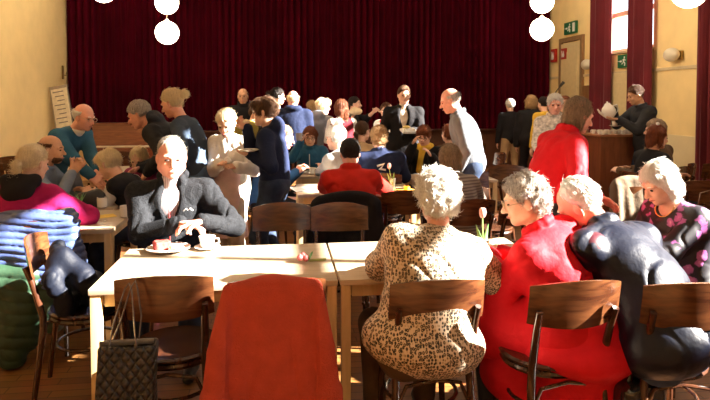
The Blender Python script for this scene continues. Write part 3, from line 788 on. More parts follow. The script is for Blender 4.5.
# globe lamps: strings of opal globes on rods
M_GLOBE = emit('globe_glow', (1.0, .80, .56), 17)
def globe_lamp(label, px, d, zs, r=.175, xy=None):
    x, y = xy or at(px, d)
    t = thing('globe_lamp', label, 'lamp', (x, y, zs[-1]), 0, 'opal globe lamps hanging from the ceiling')
    MB().tube([(0, 0, r), (0, 0, ZC - zs[-1])], .008, 8).lathe([(.05, ZC - zs[-1] - .04), (.05, ZC - zs[-1])], n=16).build('rod', mat('lamp_brass', (.6, .5, .35), .3, 1), t)
    for z_ in zs:
        MB().ball((0, 0, z_ - zs[-1]), r, u=28, v=18).build('globe', M_GLOBE, t)
        MB().lathe([(.045, r - .012), (.05, r), (.02, r + .03), (.012, r + .035)], (0, 0, z_ - zs[-1]), 14).build('cap', mat('lamp_brass', (.6, .5, .35), .3, 1), t)
    return t
globe_lamp('string of opal globe lamps above the man in the dark fleece', 168, 9.0, [3.54, 3.075, 2.62])
globe_lamp('opal globe lamp cut by the top edge, left of the globe string', 105, 8.2, [3.12])
globe_lamp('string of opal globe lamps in front of the curtain beside the green sign', 541, 9.0, [3.55, 3.09, 2.67])
globe_lamp('single large opal globe lamp cut by the top edge near the right side', 687, 6.1, [2.72])
for k, (x, y) in enumerate(((-2.9, 2.6), (-2.6, 5.6), (2.2, 5.2), (.4, -1.6), (.0, 8.2), (-3.0, 9.3), (4.4, 8.6), (-3.4, 11.2), (5.0, 11.2))):  # extra globes added out of view as fill and to brighten the walls
    globe_lamp('unseen opal globe lamp added above the picture to brighten the hall', 0, 0, [4.3], r=.2, xy=(x, y))

# ------------------------------------------------------------------ furniture
M_CHAIR = wood('chair_wood', (.026, .008, .004), (.075, .024, .009), .25, (6, 6, 1), 5, .5)
M_CHAIRP = wood('chair_panel_wood', (.050, .015, .006), (.125, .045, .016), .25, (1, 6, 8), 5, .35)
M_TABLE = wood('birch_table', (.50, .39, .26), (.60, .48, .34), .32, (1, 10, 1), 4, .35)
M_TLEG = wood('birch_leg', (.62, .42, .19), (.74, .53, .27), .4, (8, 8, 1), 4, .2)
def make_chair(label, loc, rz, group='bentwood chairs'):
    t = thing('bentwood_chair', label, 'chair', (*loc, 0), rz, group)
    # origin at the seat centre on the floor; the sitter looks along +Y
    pr = [(.0, .445), (.185, .445), (.205, .452), (.207, .462), (.195, .470), (.17, .466), (0, .462)]
    s = MB().lathe(pr, n=32, cap=False); bmesh.ops.remove_doubles(s.bm, verts=s.bm.verts, dist=1e-4)
    bmesh.ops.translate(s.bm, vec=(0, .01, 0), verts=s.bm.verts); s.build('seat', M_CHAIR, t)
    s = MB().tube([(.185 * math.cos(a), .01 + .185 * math.sin(a), .43) for a in [2 * PI * k / 24 for k in range(24)]], .017, 8, closed=True); s.build('seat_frame', M_CHAIR, t)
    for sg in (-1, 1):
        MB().tube([(sg * .17, -.265, .74), (sg * .166, -.235, .66), (sg * .160, -.185, .47), (sg * .163, -.185, .40), (sg * .185, -.235, .0)], [.014, .016, .018, .018, .013], 12).build('leg', M_CHAIR, t)
        MB().tube([(sg * .135, .155, .44), (sg * .150, .175, .25), (sg * .165, .19, 0)], [.019, .017, .012], 12).build('leg', M_CHAIR, t)
    def bk(u, v):
        x = (u - .5) * .41; cv = 1 - (2 * u - 1) ** 2
        z = .672 + .185 * v + (.010 * cv - .012 * (1 - cv)) * (v - .4) * 2
        return (x, -.222 - .052 * cv - .028 * v + (0 if 0 < v < 1 else .003), z)
    b = MB().sheet(bk, 18, 6, .011); b.build('backrest', M_CHAIRP, t)
    MB().tube([(.162 * math.cos(a), .01 + .162 * math.sin(a) * 1.0, .27) for a in [R_(-220) + R_(260) * k / 16 for k in range(17)]][::-1], .009, 8).build('stretcher', M_CHAIR, t)
    MB().tube([(-.158, -.188, .30), (-.12, -.19, .385), (0, -.192, .405), (.12, -.19, .385), (.158, -.188, .30)], .009, 8).build('brace', M_CHAIR, t)
    return t
chairs = {}
chair0 = make_chair('empty bentwood chair with the quilted tote bag on its backrest', (at(162, 2.47)[0], at(162, 2.47)[1] + .25), 0)
def chair(label, xy, rz=0, group='bentwood chairs', z=0, rot=None):
    return copy_thing(chair0, (xy[0], xy[1], z), rz, label, group, rot)
def back_at(px, d, rz=0):
    """seat centre of a chair whose backrest stands in column px at distance d"""
    x, y = at(px, d); return (x - math.sin(rz) * .25, y + math.cos(rz) * .25)
def table(label, x0, x1, y0, y1, group='pale wood tables'):
    cx, cy = (x0 + x1) / 2, (y0 + y1) / 2; w_, d_ = x1 - x0 - .006, y1 - y0 - .006
    t = thing('table', label, 'table', (cx, cy, 0), 0, group)
    MB().box((0, 0, .7365), (w_, d_, .027), bev=.004).build('table_top', M_TABLE, t)
    MB().box((0, -d_ / 2 + .05, .69), (w_ - .12, .02, .065)).box((0, d_ / 2 - .05, .69), (w_ - .12, .02, .065)).box((-w_ / 2 + .05, 0, .69), (.02, d_ - .12, .065)).box((w_ / 2 - .05, 0, .69), (.02, d_ - .12, .065)).build('apron', M_TLEG, t)
    for sx in (-1, 1):
        for sy in (-1, 1): MB().box((sx * (w_ / 2 - .028), sy * (d_ / 2 - .028), .361), (.045, .045, .722), bev=.004).build('leg', M_TLEG, t)
    return t
table('near pale table at the left with cake plate and cup', -.86, .27, 2.74, 3.48)
table('near pale table in front of the woman in animal print', .276, 1.376, 2.74, 3.48)
table('pale table under the left group, right of the woman in magenta', -2.30, -1.10, 4.02, 4.76)
table('pale table between the bald man and the leaning blond boy', -1.95, -1.30, 4.80, 5.95)
table('pale table with tulip vase in front of the red sweater', .15, 1.25, 5.28, 5.98)
table('small pale table between the blue jacket and white haired woman', .18, 1.05, 6.55, 7.2)
table('pale table behind, beside the child with yellow scarf', 1.40, 2.30, 6.0, 6.6)

# ------------------------------------------------------------------ cloth colours
def cloth(name, col, rough=.8, var=.12, bump=.45, bs=34, sheen=.0, spec=.12, scale=12): return mat('cloth_' + name, col, rough, var=var, bump=bump, bscale=bs, sheen=sheen, spec=spec, scale=scale)
C_BLACK = cloth('black', (.014, .013, .015)); C_NAVY = cloth('navy', (.012, .018, .048)); C_DGREY = cloth('dark_grey', (.030, .031, .036))
C_CHAR = cloth('charcoal_fleece', (.014, .015, .018), var=.4, bump=.8, bs=150, scale=60); C_RED = cloth('red', (.62, .012, .022), .65, var=.08)
C_TEAL = cloth('teal_blue', (.035, .12, .20)); C_GBLUE = cloth('grey_blue', (.20, .25, .34)); C_MAG = cloth('magenta', (.36, .012, .095), var=.12)
C_CREAM = cloth('cream', (.72, .62, .50)); C_WHITE = cloth('white', (.78, .75, .70)); C_PINK = cloth('pale_pink', (.78, .58, .58)); C_JEAN = cloth('jeans', (.10, .17, .30), var=.3)
C_DJEAN = cloth('dark_jeans', (.03, .045, .085), var=.3); C_OLIVE = cloth('olive', (.20, .15, .03)); C_BEIGE = cloth('beige', (.42, .29, .16)); C_BROWN = cloth('brown', (.10, .06, .035))
C_SWRED = cloth('red_sweater', (.50, .022, .014), var=.15, bump=.7, bs=160); C_GREY = cloth('light_grey', (.33, .32, .31)); C_YEL = cloth('yellow', (.66, .42, .05))
C_SHINY = mat('navy_shell', (.004, .006, .017), .42, var=.15, scale=6, bump=.5, bscale=18, spec=.32)
C_MAROON = mat('maroon_shell', (.06, .005, .014), .42, var=.15, scale=6, bump=.2, bscale=14, spec=.6)
C_BLUEJ = cloth('blue_jacket', (.03, .10, .24), .5); C_PLUM = cloth('plum', (.25, .03, .09)); C_PURP = cloth('mauve', (.22, .10, .16)); C_GGREEN = cloth('grey_green', (.20, .22, .18))
C_STRIPE = striped('striped_knit', (.10, .06, .045), (.22, .17, .13), 14, 'Z'); C_PATT = mat('patterned_scarf', (.55, .50, .44), .8, var=.55, scale=30)
G_DARK = mat('glasses_dark', (.03, .02, .02), .3); G_GOLD = mat('glasses_metal', (.55, .42, .28), .3, 1)
M_LEOP = animal_print(); M_FLOR = floral()
def part(c, name, m, fn, vox=None):
    S = SDF(); fn(S, c); return S.build(name, m, c['body'], vox=vox or c['vox'])
def seat_chair(c, label, dy=0.0):
    x, y = c['loc']; a = c['face']
    return chair(label, (x + math.sin(a) * -dy, y + math.cos(a) * dy), a)

# --- front row, seen from behind
c = person('broad white haired woman in an animal print blouse seated with her back turned', (437, 2.70), 3, h=1.68, fem=True, sit=True, lean=6, side=11, hunch=13, head=(2, 14, 2), g=1.38, wd=1.12, belly=1.1,
           hair=('curly', H_WHITE), hv=.017, skin='pink', L=('w', 395, 3.0, .79), Rr=('w', 470, 3.0, .79), lpole=(-1.2, -.25, -.8), rpole=(1.0, -.25, -1.0), vox=.0062,
           top=dict(name='blouse', m=M_LEOP, off=.022, sleeve=.80, hem=.16, fold=.006, neck=.045), bottom=dict(m=C_BROWN), feat=1)
P1 = c; chair('bentwood chair carrying the woman in the animal print blouse', back_at(437, 2.42), R_(2))
c = person('woman with curly silver hair in a bright red coat seated facing left', (525, 2.76), 36, h=1.66, fem=True, sit=True, lean=11, side=-9, hunch=14, head=(40, 14, 0), g=1.26, wd=1.12,
           hair=('curly', H_SILVER), hv=.006, skin='fair', glasses=G_GOLD, L=('w', 490, 3.0, .80), Rr=('w', 500, 3.05, .80), vox=.0065,
           top=dict(name='coat', m=C_RED, off=.028, sleeve=.96, fold=.007, skirt=.95, flare=.045, collar=.9), bottom=dict(m=C_DGREY), feat=2)
P2 = c
def coat_tail(S, c):
    p = c['pel']; S.cone(p + [0, -.06, .02], p + [0, -.02, -.26], .155, .20, k=.06, flat=(c['u1'], 1.15)); S.cone(p + [-.06, .18, -.02], p + [-.10, .26, -.26], .12, .16, k=.06)
    S.ell(p + [.0, -.03, -.07], (.29, .27, .12), k=.05)
    S.noise.append(wob(.008, 16, 4, (1, 1, .25)))
part(P2, 'coat_skirt', C_RED, coat_tail)
chair('bentwood chair carrying the woman in the bright red coat', back_at(576, 2.40), R_(3))
c = person('man in a dark navy shell jacket leaning far forward with his head bowed', (580, 2.86), 24, h=1.86, sit=True, lean=32, side=0, hunch=16, head=(28, 34, -6), g=1.06, wd=1.10, belly=1.0,
           hair=('receding', H_WHITE), hv=.0, skin='pink', L=('w', 560, 3.05, .80), Rr=('w', 600, 3.15, .80), lpole=(-.9, -.2, -.7), vox=.0065,
           top=dict(m=C_SHINY, off=.030, sl=.026, sleeve=.95, hem=.24, fold=.015, collar=.6), shirt=C_PURP, bottom=dict(m=C_DJEAN), feat=2)
P3 = c
part(P3, 'sleeve', C_MAROON, lambda S, c: (S.cone(c['arms'][0][0] + c['u'] * .01, c['arms'][0][1], .088, .074, k=.03), S.cone(c['arms'][0][1], c['arms'][0][2], .070, .052, k=.03), S.noise.append(wob(.006, 24, 5))))
chair('bentwood chair carrying the bowed man in the navy jacket', back_at(703, 2.38), R_(-6))
c = person('white haired woman in a black blouse with purple flowers looking down', (660, 3.30), 100, h=1.66, fem=True, sit=True, lean=6, hunch=12, head=(-6, 30, 0), g=1.15, wd=1.05,
           hair=('bob', H_WHITE), hv=.004, skin='fair', L=('w', 625, 3.1, .78), Rr=('w', 628, 3.35, .80), vox=.0065,
           top=dict(name='blouse', m=M_FLOR, off=.020, sleeve=.75, hem=.14, neck=.075), bottom=dict(m=C_BLACK), feat=2)
P4 = c; seat_chair(c, 'bentwood chair carrying the woman in the flowered blouse')
part(P4, 'necklace', mat('gold', (.8, .55, .2), .25, 1), lambda S, c: [S.cone(c['nb'] + c['u'] * .062 * math.cos(a) + c['f'] * (.055 + .045 * math.sin(a)) - c['d2'] * .045 * math.sin(a) - c['d2'] * .0, c['nb'] + c['u'] * .062 * math.cos(a + .3) + c['f'] * (.055 + .045 * math.sin(a + .3)) - c['d2'] * .045 * math.sin(a + .3), .0035, k=.002) for a in [.3 * q for q in range(-1, 11)]], vox=.003)
# --- far side of the near tables
c = person('older woman in a red jacket standing behind the near table, turned right', (579, 3.90), -82, h=1.68, fem=True, lean=15, hunch=14, head=(-2, 20, 0), g=1.0, wd=.95,
           hair=('bob', H_GREYBROWN), hv=-.008, skin='pink', L=('w', 600, 3.9, .95), Rr=('w', 575, 3.75, .95), vox=.009,
           top=dict(m=C_RED, off=.026, hem=.20, fold=.007, collar=.9), shirt=C_BEIGE, bottom=dict(m=C_DGREY), feat=2)
c = person('man with receding grey hair in a charcoal fleece jacket seated at the near table', (171, 3.66), 182, h=1.86, fat=1.16, sit=True, lean=4, hunch=10, head=(12, 8, 0), g=1.12, wd=1.12, belly=1.08,
           hair=('receding', H_GREY), hv=-.007, skin='pink', Rr=('w', 180, 3.46, .875), L=('w', 200, 3.46, .885), rpole=(1.0, .0, -.8), lpole=(-1.0, .0, -.8), vox=.0052,
           handR=dict(f=(-.85, .35, -.1), palm=(-.2, .2, -1), curl=.55, thumb=(0, .6, .8)), handL=dict(f=(.85, .35, -.1), palm=(.2, .2, -1), curl=.6, thumb=(0, .6, .8)),
           top=dict(m=C_CHAR, off=.022, sleeve=.93, hem=.12, fold=.008, collar=1.3, open=(.075, .26)), shirt=striped('striped_shirt', (.62, .58, .60), (.36, .24, .28), 26, 'X'), bottom=dict(m=C_DJEAN), feat=2)
P6 = c; seat_chair(c, 'bentwood chair carrying the man in the charcoal fleece')
def zipp(S, c):
    p = c['nb'] - c['d2'] * .12 + c['f'] * .168; q = c['nb'] - c['d2'] * .38 + c['f'] * .19 + [0, .01, 0]; S.cone(p, q, .005, k=.002)
part(P6, 'zipper', mat('zip_red', (.30, .04, .04), .4), zipp, .004)
MB().tube([P6['nb'] - P6['d2'] * .135 + P6['f'] * .168 - P6['u'] * x + P6['d2'] * z_ for x, z_ in ((.085, 0), (.10, .014), (.112, .004), (.125, .016), (.14, 0))], .004, 6).build('logo', W_, P6['body'])
# --- left group
c = person('woman with a blond ponytail in a magenta sweatshirt seated with her back turned', (33, 4.02), -8, h=1.70, fem=True, sit=True, lean=8, hunch=10, head=(-22, 10, 0), g=1.10, wd=1.10,
           hair=('pony', H_BLOND), skin='fair', Rr=('w', 86, 4.25, .80), L=('w', 12, 4.35, .79), rpole=(1.1, -.2, -.6), lpole=(-1.1, -.3, -.6), vox=.009,
           top=dict(name='sweatshirt', m=C_MAG, off=.026, sleeve=.95, hem=.12, fold=.008), bottom=dict(m=C_DJEAN), feat=1)
P7 = c
def hood(S, c):
    n, d, f, u = c['nb'], c['d2'], c['f'], c['u']
    S.ell(n - f * .105 - d * .055, (.115, .045, .085), c['F2'], k=.03); S.cone(n - f * .085 + u * .09 + d * .01, n + f * .05 + u * .06 - d * .02, .036, .02, k=.03); S.cone(n - f * .085 - u * .09 + d * .01, n + f * .05 - u * .06 - d * .02, .036, .02, k=.03)
    S.cone(n - f * .085 - u * .09 + d * .01, n - f * .085 + u * .09 + d * .01, .04, k=.03); S.noise.append(wob(.006, 30, 2))
part(P7, 'hood', C_BLACK, hood)
c = person('balding man with a dark beard in a grey blue sweater, hands clasped', (51, 4.95), -88, h=1.74, sit=True, lean=10, hunch=10, head=(-4, 4, 0), hair=('bald', H_BROWN), hv=-.004, skin='tan',
           L=('w', 72, 4.93, 1.01), Rr=('w', 71, 4.85, 1.01), lpole=(-.5, .4, -1), rpole=(.5, .4, -1), vox=.010, beard=H_BROWN,
           handL=dict(f=(.3, .6, .7), palm=(1, 0, 0), curl=.7), handR=dict(f=(-.3, .6, .7), palm=(-1, 0, 0), curl=.7),
           top=dict(name='sweater', m=C_GBLUE, off=.018, sleeve=.9, collar=.3), bottom=dict(m=C_DJEAN), feat=2)
seat_chair(c, 'bentwood chair carrying the bearded balding man')
c = person('old man with thin white hair in a teal sweater standing bent over the table', (84, 5.45), -112, h=1.76, lean=36, hunch=14, head=(-4, 14, 0), hair=('bald', H_WHITE), hv=-.002, skin='pink', g=1.1,
           L=('w', 101, 5.2, .86), Rr=('w', 92, 5.15, .92), vox=.010, glasses=G_GOLD, top=dict(name='sweater', m=C_TEAL, off=.02, sleeve=.95, hem=.12), shirt=C_WHITE, bottom=dict(m=C_DGREY), feat=2)
c = person('blond boy in a dark vest with white sleeves leaning over the cups', (108, 4.92), 78, h=1.66, sit=True, lean=28, hunch=12, head=(-12, 22, 0), hair=('mop', H_BLOND), skin='fair',
           L=('w', 88, 4.9, .80), Rr=('w', 90, 5.05, .80), vox=.009, shirt=None, top=dict(name='shirt', m=C_WHITE, off=.010, sleeve=.95), bottom=dict(m=C_DJEAN), feat=2)
P10 = c
def vest(S, c): c['torso'](S, .028); S.cut(c['pel'] - c['d1'] * .1, -c['d1']); S.noise.append(wob(.005, 22, 3))
part(P10, 'vest', C_BLACK, vest)
seat_chair(c, 'bentwood chair carrying the blond boy in the dark vest')
c = person('small child with light wavy hair and a pink patterned scarf', (138, 5.75), 160, h=1.36, sit=True, lean=6, head=(10, 25, 0), hair=('bob', H_BLOND), hv=-.004, skin='fair', vox=.011,
           L=('w', 132, 5.5, .8), Rr=('w', 128, 5.5, .8), top=dict(m=C_PLUM, off=.02, collar=1.4), bottom=dict(m=C_DJEAN), feat=2)
seat_chair(c, 'bentwood chair carrying the small child with the pink scarf')
c = person('grey haired man in a dark hooded jacket bending far down to the child', (139, 5.55), 84, h=1.86, lean=44, hunch=12, head=(0, 24, 0), hair=('short', H_SILVER), skin='pink', g=1.1,
           L=('w', 147, 5.3, .95), Rr=('w', 140, 5.6, .95), vox=.010, top=dict(m=C_DGREY, off=.03, hem=.2, hood=1.0, fold=.009), bottom=dict(m=C_DJEAN), feat=2)
c = person('woman with a blond bun in a dark blue top standing, looking down left', (172, 5.30), 78, h=1.75, fem=True, lean=14, hunch=12, head=(-8, 22, 0), hair=('bun', H_BLOND), skin='pink', g=1.1,
           L=('w', 185, 5.1, 1.0), Rr=('w', 160, 5.4, 1.0), vox=.010, top=dict(name='shirt', m=cloth('slate_blue', (.045, .065, .10)), off=.014, sleeve=.9, hem=.16), bottom=dict(m=C_JEAN), feat=2)
c = person('girl with tied up blond hair in a cream top and long pink apron', (226, 5.20), 158, h=1.52, fem=True, lean=2, hunch=8, head=(8, 26, 0), hair=('bun', H_BLOND), hv=.004, skin='fair', foot_x=.08,
           L=('w', 236, 5.02, 1.03), Rr=('w', 219, 5.02, 1.05), vox=.010, top=dict(name='sweater', m=C_WHITE, off=.03, hem=.10, fold=.008), bottom=dict(m=C_CREAM, off=.022, hemr=.06), feat=2)
def apron(S, c):
    p = c['pel']; S.cone(p + c['d1'] * .14 + [0, .05, 0], p + [0, .06, -.46], .125, .165, k=.04, flat=(c['f1'], .75)); S.cut(p + [0, -.005, 0], (0, -1, 0)); S.cut(p + [0, 0, -.46], (0, 0, -1)); S.noise.append(wob(.009, 26, 8, (1, 1, .15)))
part(c, 'apron', C_PINK, apron)
c = person('teenage boy with brown hair in a navy hoodie standing and eating', (264, 5.00), 74, h=1.62, lean=2, hunch=8, head=(8, 6, 0), hair=('mop', H_BROWN), hv=.006, skin='fair',
           L=('w', 252, 4.84, 1.15), Rr=('w', 247, 5.0, 1.36), vox=.010, handL=dict(f=(0, 1, .1), palm=(.3, 0, 1), curl=.4), handR=dict(f=(-.3, .6, .7), palm=(-.5, -.4, .3), curl=.9),
           top=dict(name='hoodie', m=C_NAVY, off=.026, hem=.16, hood=1.1, fold=.008), bottom=dict(m=C_DJEAN, off=.022), feat=2)
P15 = c
# --- middle of the hall
c = person('grey haired man in a blue jacket seated facing right behind the boy', (284, 6.3), -105, h=1.84, sit=True, lean=14, hunch=12, head=(6, 14, 0), hair=('short', H_GREYBROWN), skin='pink', vox=.012,
           L=('w', 300, 6.35, .84), Rr=('w', 296, 6.2, .84), top=dict(m=C_BLUEJ, off=.022), bottom=dict(m=C_BLACK), feat=2)
seat_chair(c, 'bentwood chair carrying the man in the blue jacket')
c = person('person with auburn hair and glasses in a teal jacket drinking from a mug', (310, 7.3), 172, h=1.66, fem=True, sit=True, lean=8, hunch=8, head=(6, 14, 0), hair=('fringe', H_AUBURN), skin='fair', vox=.012, glasses=G_DARK,
           L=('w', 324, 7.05, .80), Rr=('w', 301, 7.1, 1.10), top=dict(m=cloth('petrol', (.02, .10, .19), .5), off=.024, collar=.8), bottom=dict(m=C_BLACK), feat=2)
MB().tube([c['nb'] - c['d2'] * (.05 + .4 * q / 6) + c['f'] * (.135 + .012 * math.sin(q)) for q in range(7)], .006, 6).build('zipper', W_, c['body'])
seat_chair(c, 'bentwood chair carrying the person drinking from a mug')
c = person('white haired woman with a bun on top in a grey cardigan', (335, 6.15), 40, h=1.76, fem=True, sit=True, lean=6, hunch=10, head=(5, 8, 0), hair=('topbun', H_WHITE), hv=.008, skin='fair', vox=.011,
           L=('w', 318, 6.5, .80), Rr=('w', 330, 6.6, .80), top=dict(name='cardigan', m=C_GREY, off=.022), bottom=dict(m=C_DGREY), feat=1)
seat_chair(c, 'bentwood chair carrying the woman in the grey cardigan')
c = person('man with dark hair in a bright red sweater seated with his back turned', (350, 4.92), 0, h=1.66, sit=True, lean=6, hunch=12, head=(0, 12, 0), g=1.14, wd=1.08, hair=('short', H_DARK), hv=.006, skin='pink', vox=.009,
           L=('w', 325, 5.3, .80), Rr=('w', 378, 5.3, .80), lpole=(-1, -.2, -.6), rpole=(1, -.2, -.6), top=dict(name='sweater', m=C_SWRED, off=.026, hem=.16, collar=1.1, fold=.008), bottom=dict(m=C_DJEAN), feat=1)
P19 = c; seat_chair(c, 'bentwood chair carrying the man in the red sweater')
c = person('person with curly light brown hair in a navy jacket seated, back turned', (379, 6.3), -5, h=1.76, sit=True, lean=6, hunch=12, head=(0, 8, 0), g=1.12, wd=1.12, hair=('curly', H_DARKBLOND), hv=.006, skin='fair', vox=.012,
           L=('w', 365, 6.65, .80), Rr=('w', 398, 6.65, .80), top=dict(m=C_NAVY, off=.028, hem=.15, collar=.6), bottom=dict(m=C_BLACK), feat=1)
P20 = c; seat_chair(c, 'bentwood chair carrying the person in the navy jacket')
MB().tube([c['chest'] - c['f'] * .152 + c['u'] * x + c['d2'] * z_ for x, z_ in ((-.04, .02), (.03, .04), (-.01, -.01), (.05, -.02))], [.012, .018, .018, .010], 6, flat=.3, fdir=(0, 1, 0)).build('back_logo', W_, c['body'])
BGP = [
 ('ruddy balding man with a dark scarf facing the camera near the curtain', (243, 9.6), 176, dict(h=1.80, hair=('bald', H_BROWN), skin='tan', head=(0, 6, 0), top=dict(m=C_BLACK, off=.03, collar=1.6))),
 ('person in an olive coat bending away behind the boy in the navy hoodie', (257, 8.0), -70, dict(h=1.72, lean=38, hunch=14, hair=('short', H_BROWN), top=dict(m=C_OLIVE, off=.03, hem=.2), bottom=dict(m=C_BLACK))),
 ('woman with dark pinned up hair in a grey green top, turned right', (278, 8.9), -78, dict(h=1.79, fem=True, hair=('bun', H_DARK), head=(4, 6, 0), skin='fair', top=dict(m=C_GGREEN, off=.02, collar=.8), bottom=dict(m=C_BLACK))),
 ('man with a shaved head in a long navy coat standing with his back turned', (293, 8.3), 0, dict(h=1.74, wd=1.08, hair=('bald', H_BLOND), skin='pink', top=dict(m=C_NAVY, off=.045, hem=.30, hood=.6), bottom=dict(m=C_BLACK))),
 ('person with light brown hair half hidden beside the blond one in grey', (312, 9.4), 20, dict(h=1.58, hair=('mop', H_DARKBLOND), top=dict(m=C_BEIGE, off=.02))),
 ('person with short blond hair in a grey hoodie turned right', (323, 8.6), -40, dict(h=1.62, hair=('mop', H_BLOND), hv=.004, head=(-30, 4, 0), top=dict(name='hoodie', m=cloth('hoodie_grey', (.22, .24, .28)), off=.035, hood=1.0), bottom=dict(m=C_DJEAN))),
 ('woman with long reddish brown hair in a dark red top with white sleeves', (341, 8.4), 15, dict(h=1.60, fem=True, hair=('long', H_AUBURN), hv=.008, top=dict(m=cloth('dark_red', (.16, .012, .02)), off=.025), bottom=dict(m=C_BLACK))),
 ('dark haired person stretching one arm to the right near the curtain', (355, 9.4), -110, dict(h=1.66, hair=('short', H_DARK), top=dict(m=C_BLACK, off=.02, sleeve=.3), L=('w', 374, 9.2, 1.42), Rr=('w', 352, 9.2, 1.34))),
 ('seated woman with a brown ponytail and hairband in a beige top', (363, 7.4), -50, dict(h=1.74, fem=True, sit=True, hair=('pony', H_BROWN), top=dict(m=C_BEIGE, off=.02), L=('w', 375, 7.6, .8), Rr=('w', 372, 7.3, .8), bottom=dict(m=C_BLACK))),
 ('person with a red bow at the collar eating beside the man in the dark suit', (386, 8.7), 150, dict(h=1.55, fem=True, hair=('short', H_BROWN), hv=.005, head=(10, 8, 0), top=dict(m=C_WHITE, off=.02), L=('w', 385, 8.4, 1.36), Rr=('w', 378, 8.4, 1.18), bottom=dict(m=C_BLACK))),
 ('tall man in a long dark coat and pale shirt facing the camera', (404, 8.0), 172, dict(h=1.80, hair=('short', H_BROWN), hv=.0, skin='fair', wd=1.08, head=(4, 4, 0), top=dict(name='coat', m=C_BLACK, off=.03, hem=.42, skirt=.3, open=(.065, .42), collar=.6), shirt=C_CREAM, L=('w', 411, 7.75, 1.20), Rr=('w', 396, 8.0, 1.0), bottom=dict(m=C_BLACK))),
 ('child with reddish brown hair, glasses and a yellow scarf', (424, 7.0), 150, dict(h=1.68, sit=True, hair=('mop', H_AUBURN), hv=.006, glasses=G_DARK, skin='fair', head=(4, 14, 0), top=dict(m=C_BLACK, off=.03), L=('w', 432, 6.75, .95), Rr=('w', 413, 6.8, 1.08), bottom=dict(m=C_BLACK))),
 ('person with brown hair seated behind the child with the yellow scarf', (448, 7.7), 20, dict(h=1.64, sit=True, hair=('curly', H_AUBURN), top=dict(m=C_BROWN, off=.02), bottom=dict(m=C_BLACK))),
 ('seated woman with grey brown hair in a striped brown cardigan, back turned', (450, 4.75), 8, dict(h=1.60, fem=True, sit=True, g=1.12, lean=8, hunch=14, head=(0, 14, 0), vox=.010, hair=('bob', H_GREYBROWN), hv=-.004, top=dict(name='cardigan', m=C_STRIPE, off=.026, hem=.14), L=('w', 435, 5.1, .8), Rr=('w', 470, 5.1, .8), bottom=dict(m=C_BLACK))),
 ('bald man in a grey jacket and dark jeans standing, looking down left', (450, 5.9), 70, dict(h=1.76, lean=10, hunch=12, head=(4, 20, 0), vox=.011, g=1.08, hair=('bald', H_SILVER), hv=-.004, skin='pink', top=dict(m=cloth('grey_jacket', (.17, .18, .20), .6), off=.026, hem=.16, collar=.6), L=('w', 458, 5.7, .92), Rr=('w', 448, 6.0, .95), bottom=dict(m=C_DJEAN))),
 ('white haired person in a black jacket and beige trousers, back turned', (510, 11.3), -4, dict(h=1.62, hair=('short', H_WHITE), hv=.004, top=dict(m=C_BLACK, off=.03, hem=.16), bottom=dict(m=C_BEIGE))),
 ('woman with shoulder length light brown hair in a black coat, back turned', (531, 10.2), -15, dict(h=1.68, fem=True, wd=1.1, hair=('bob', H_DARKBLOND), hv=.012, top=dict(m=C_BLACK, off=.04, hem=.30), bottom=dict(m=C_BLACK))),
 ('dark haired person in a bright yellow top behind the woman in black', (543, 9.7), 20, dict(h=1.66, hair=('short', H_DARK), top=dict(m=C_YEL, off=.025), bottom=dict(m=C_BLACK))),
 ('person with reddish brown hair half hidden behind the white haired woman', (565, 8.9), 160, dict(h=1.67, hair=('short', H_AUBURN), top=dict(m=C_BROWN, off=.02), bottom=dict(m=C_BLACK))),
 ('smiling white haired woman with a pale patterned scarf facing the camera', (555, 6.7), 165, dict(h=1.68, fem=True, vox=.010, hair=('curly', H_WHITE), hv=-.002, skin='pink', head=(-6, 8, 0), top=dict(name='cardigan', m=C_PATT, off=.028, collar=1.2, hem=.2), L=('w', 545, 6.6, 1.0), Rr=('w', 542, 6.45, .98), bottom=dict(m=C_BLACK))),
 ('man in a dark jacket pouring from a white pot at the counter', (635, 7.9), 84, dict(h=1.82, lean=5, vox=.011, hair=('short', H_BROWN), skin='tan', head=(0, 20, 0), wd=1.05, top=dict(m=C_DGREY, off=.03, hem=.18, collar=.4), shirt=cloth('pale_blue', (.30, .38, .48)), L=('w', 619, 7.8, 1.34), Rr=('w', 613, 8.02, 1.47), bottom=dict(m=C_DJEAN),
      handR=dict(f=(-.2, 1, .1), palm=(-1, 0, -.2), curl=.9), handL=dict(f=(0, 1, .1), palm=(.2, 0, 1), curl=.4))),
 ('seated woman with dark red hair and a hair clip, turned right', (658, 6.1), -85, dict(h=1.78, fem=True, sit=True, hair=('bob', H_AUBURN), hv=-.006, skin='fair', head=(-4, 8, 0), top=dict(m=C_BLACK, off=.024), L=('w', 675, 6.1, .8), Rr=('w', 672, 5.9, .8), bottom=dict(m=C_BLACK))),
 ('person with grey brown hair seated just behind the dark red haired woman', (655, 6.75), 30, dict(h=1.84, sit=True, hair=('short', H_GREYBROWN), hv=.006, top=dict(m=C_BROWN, off=.02), bottom=dict(m=C_BLACK))),
]
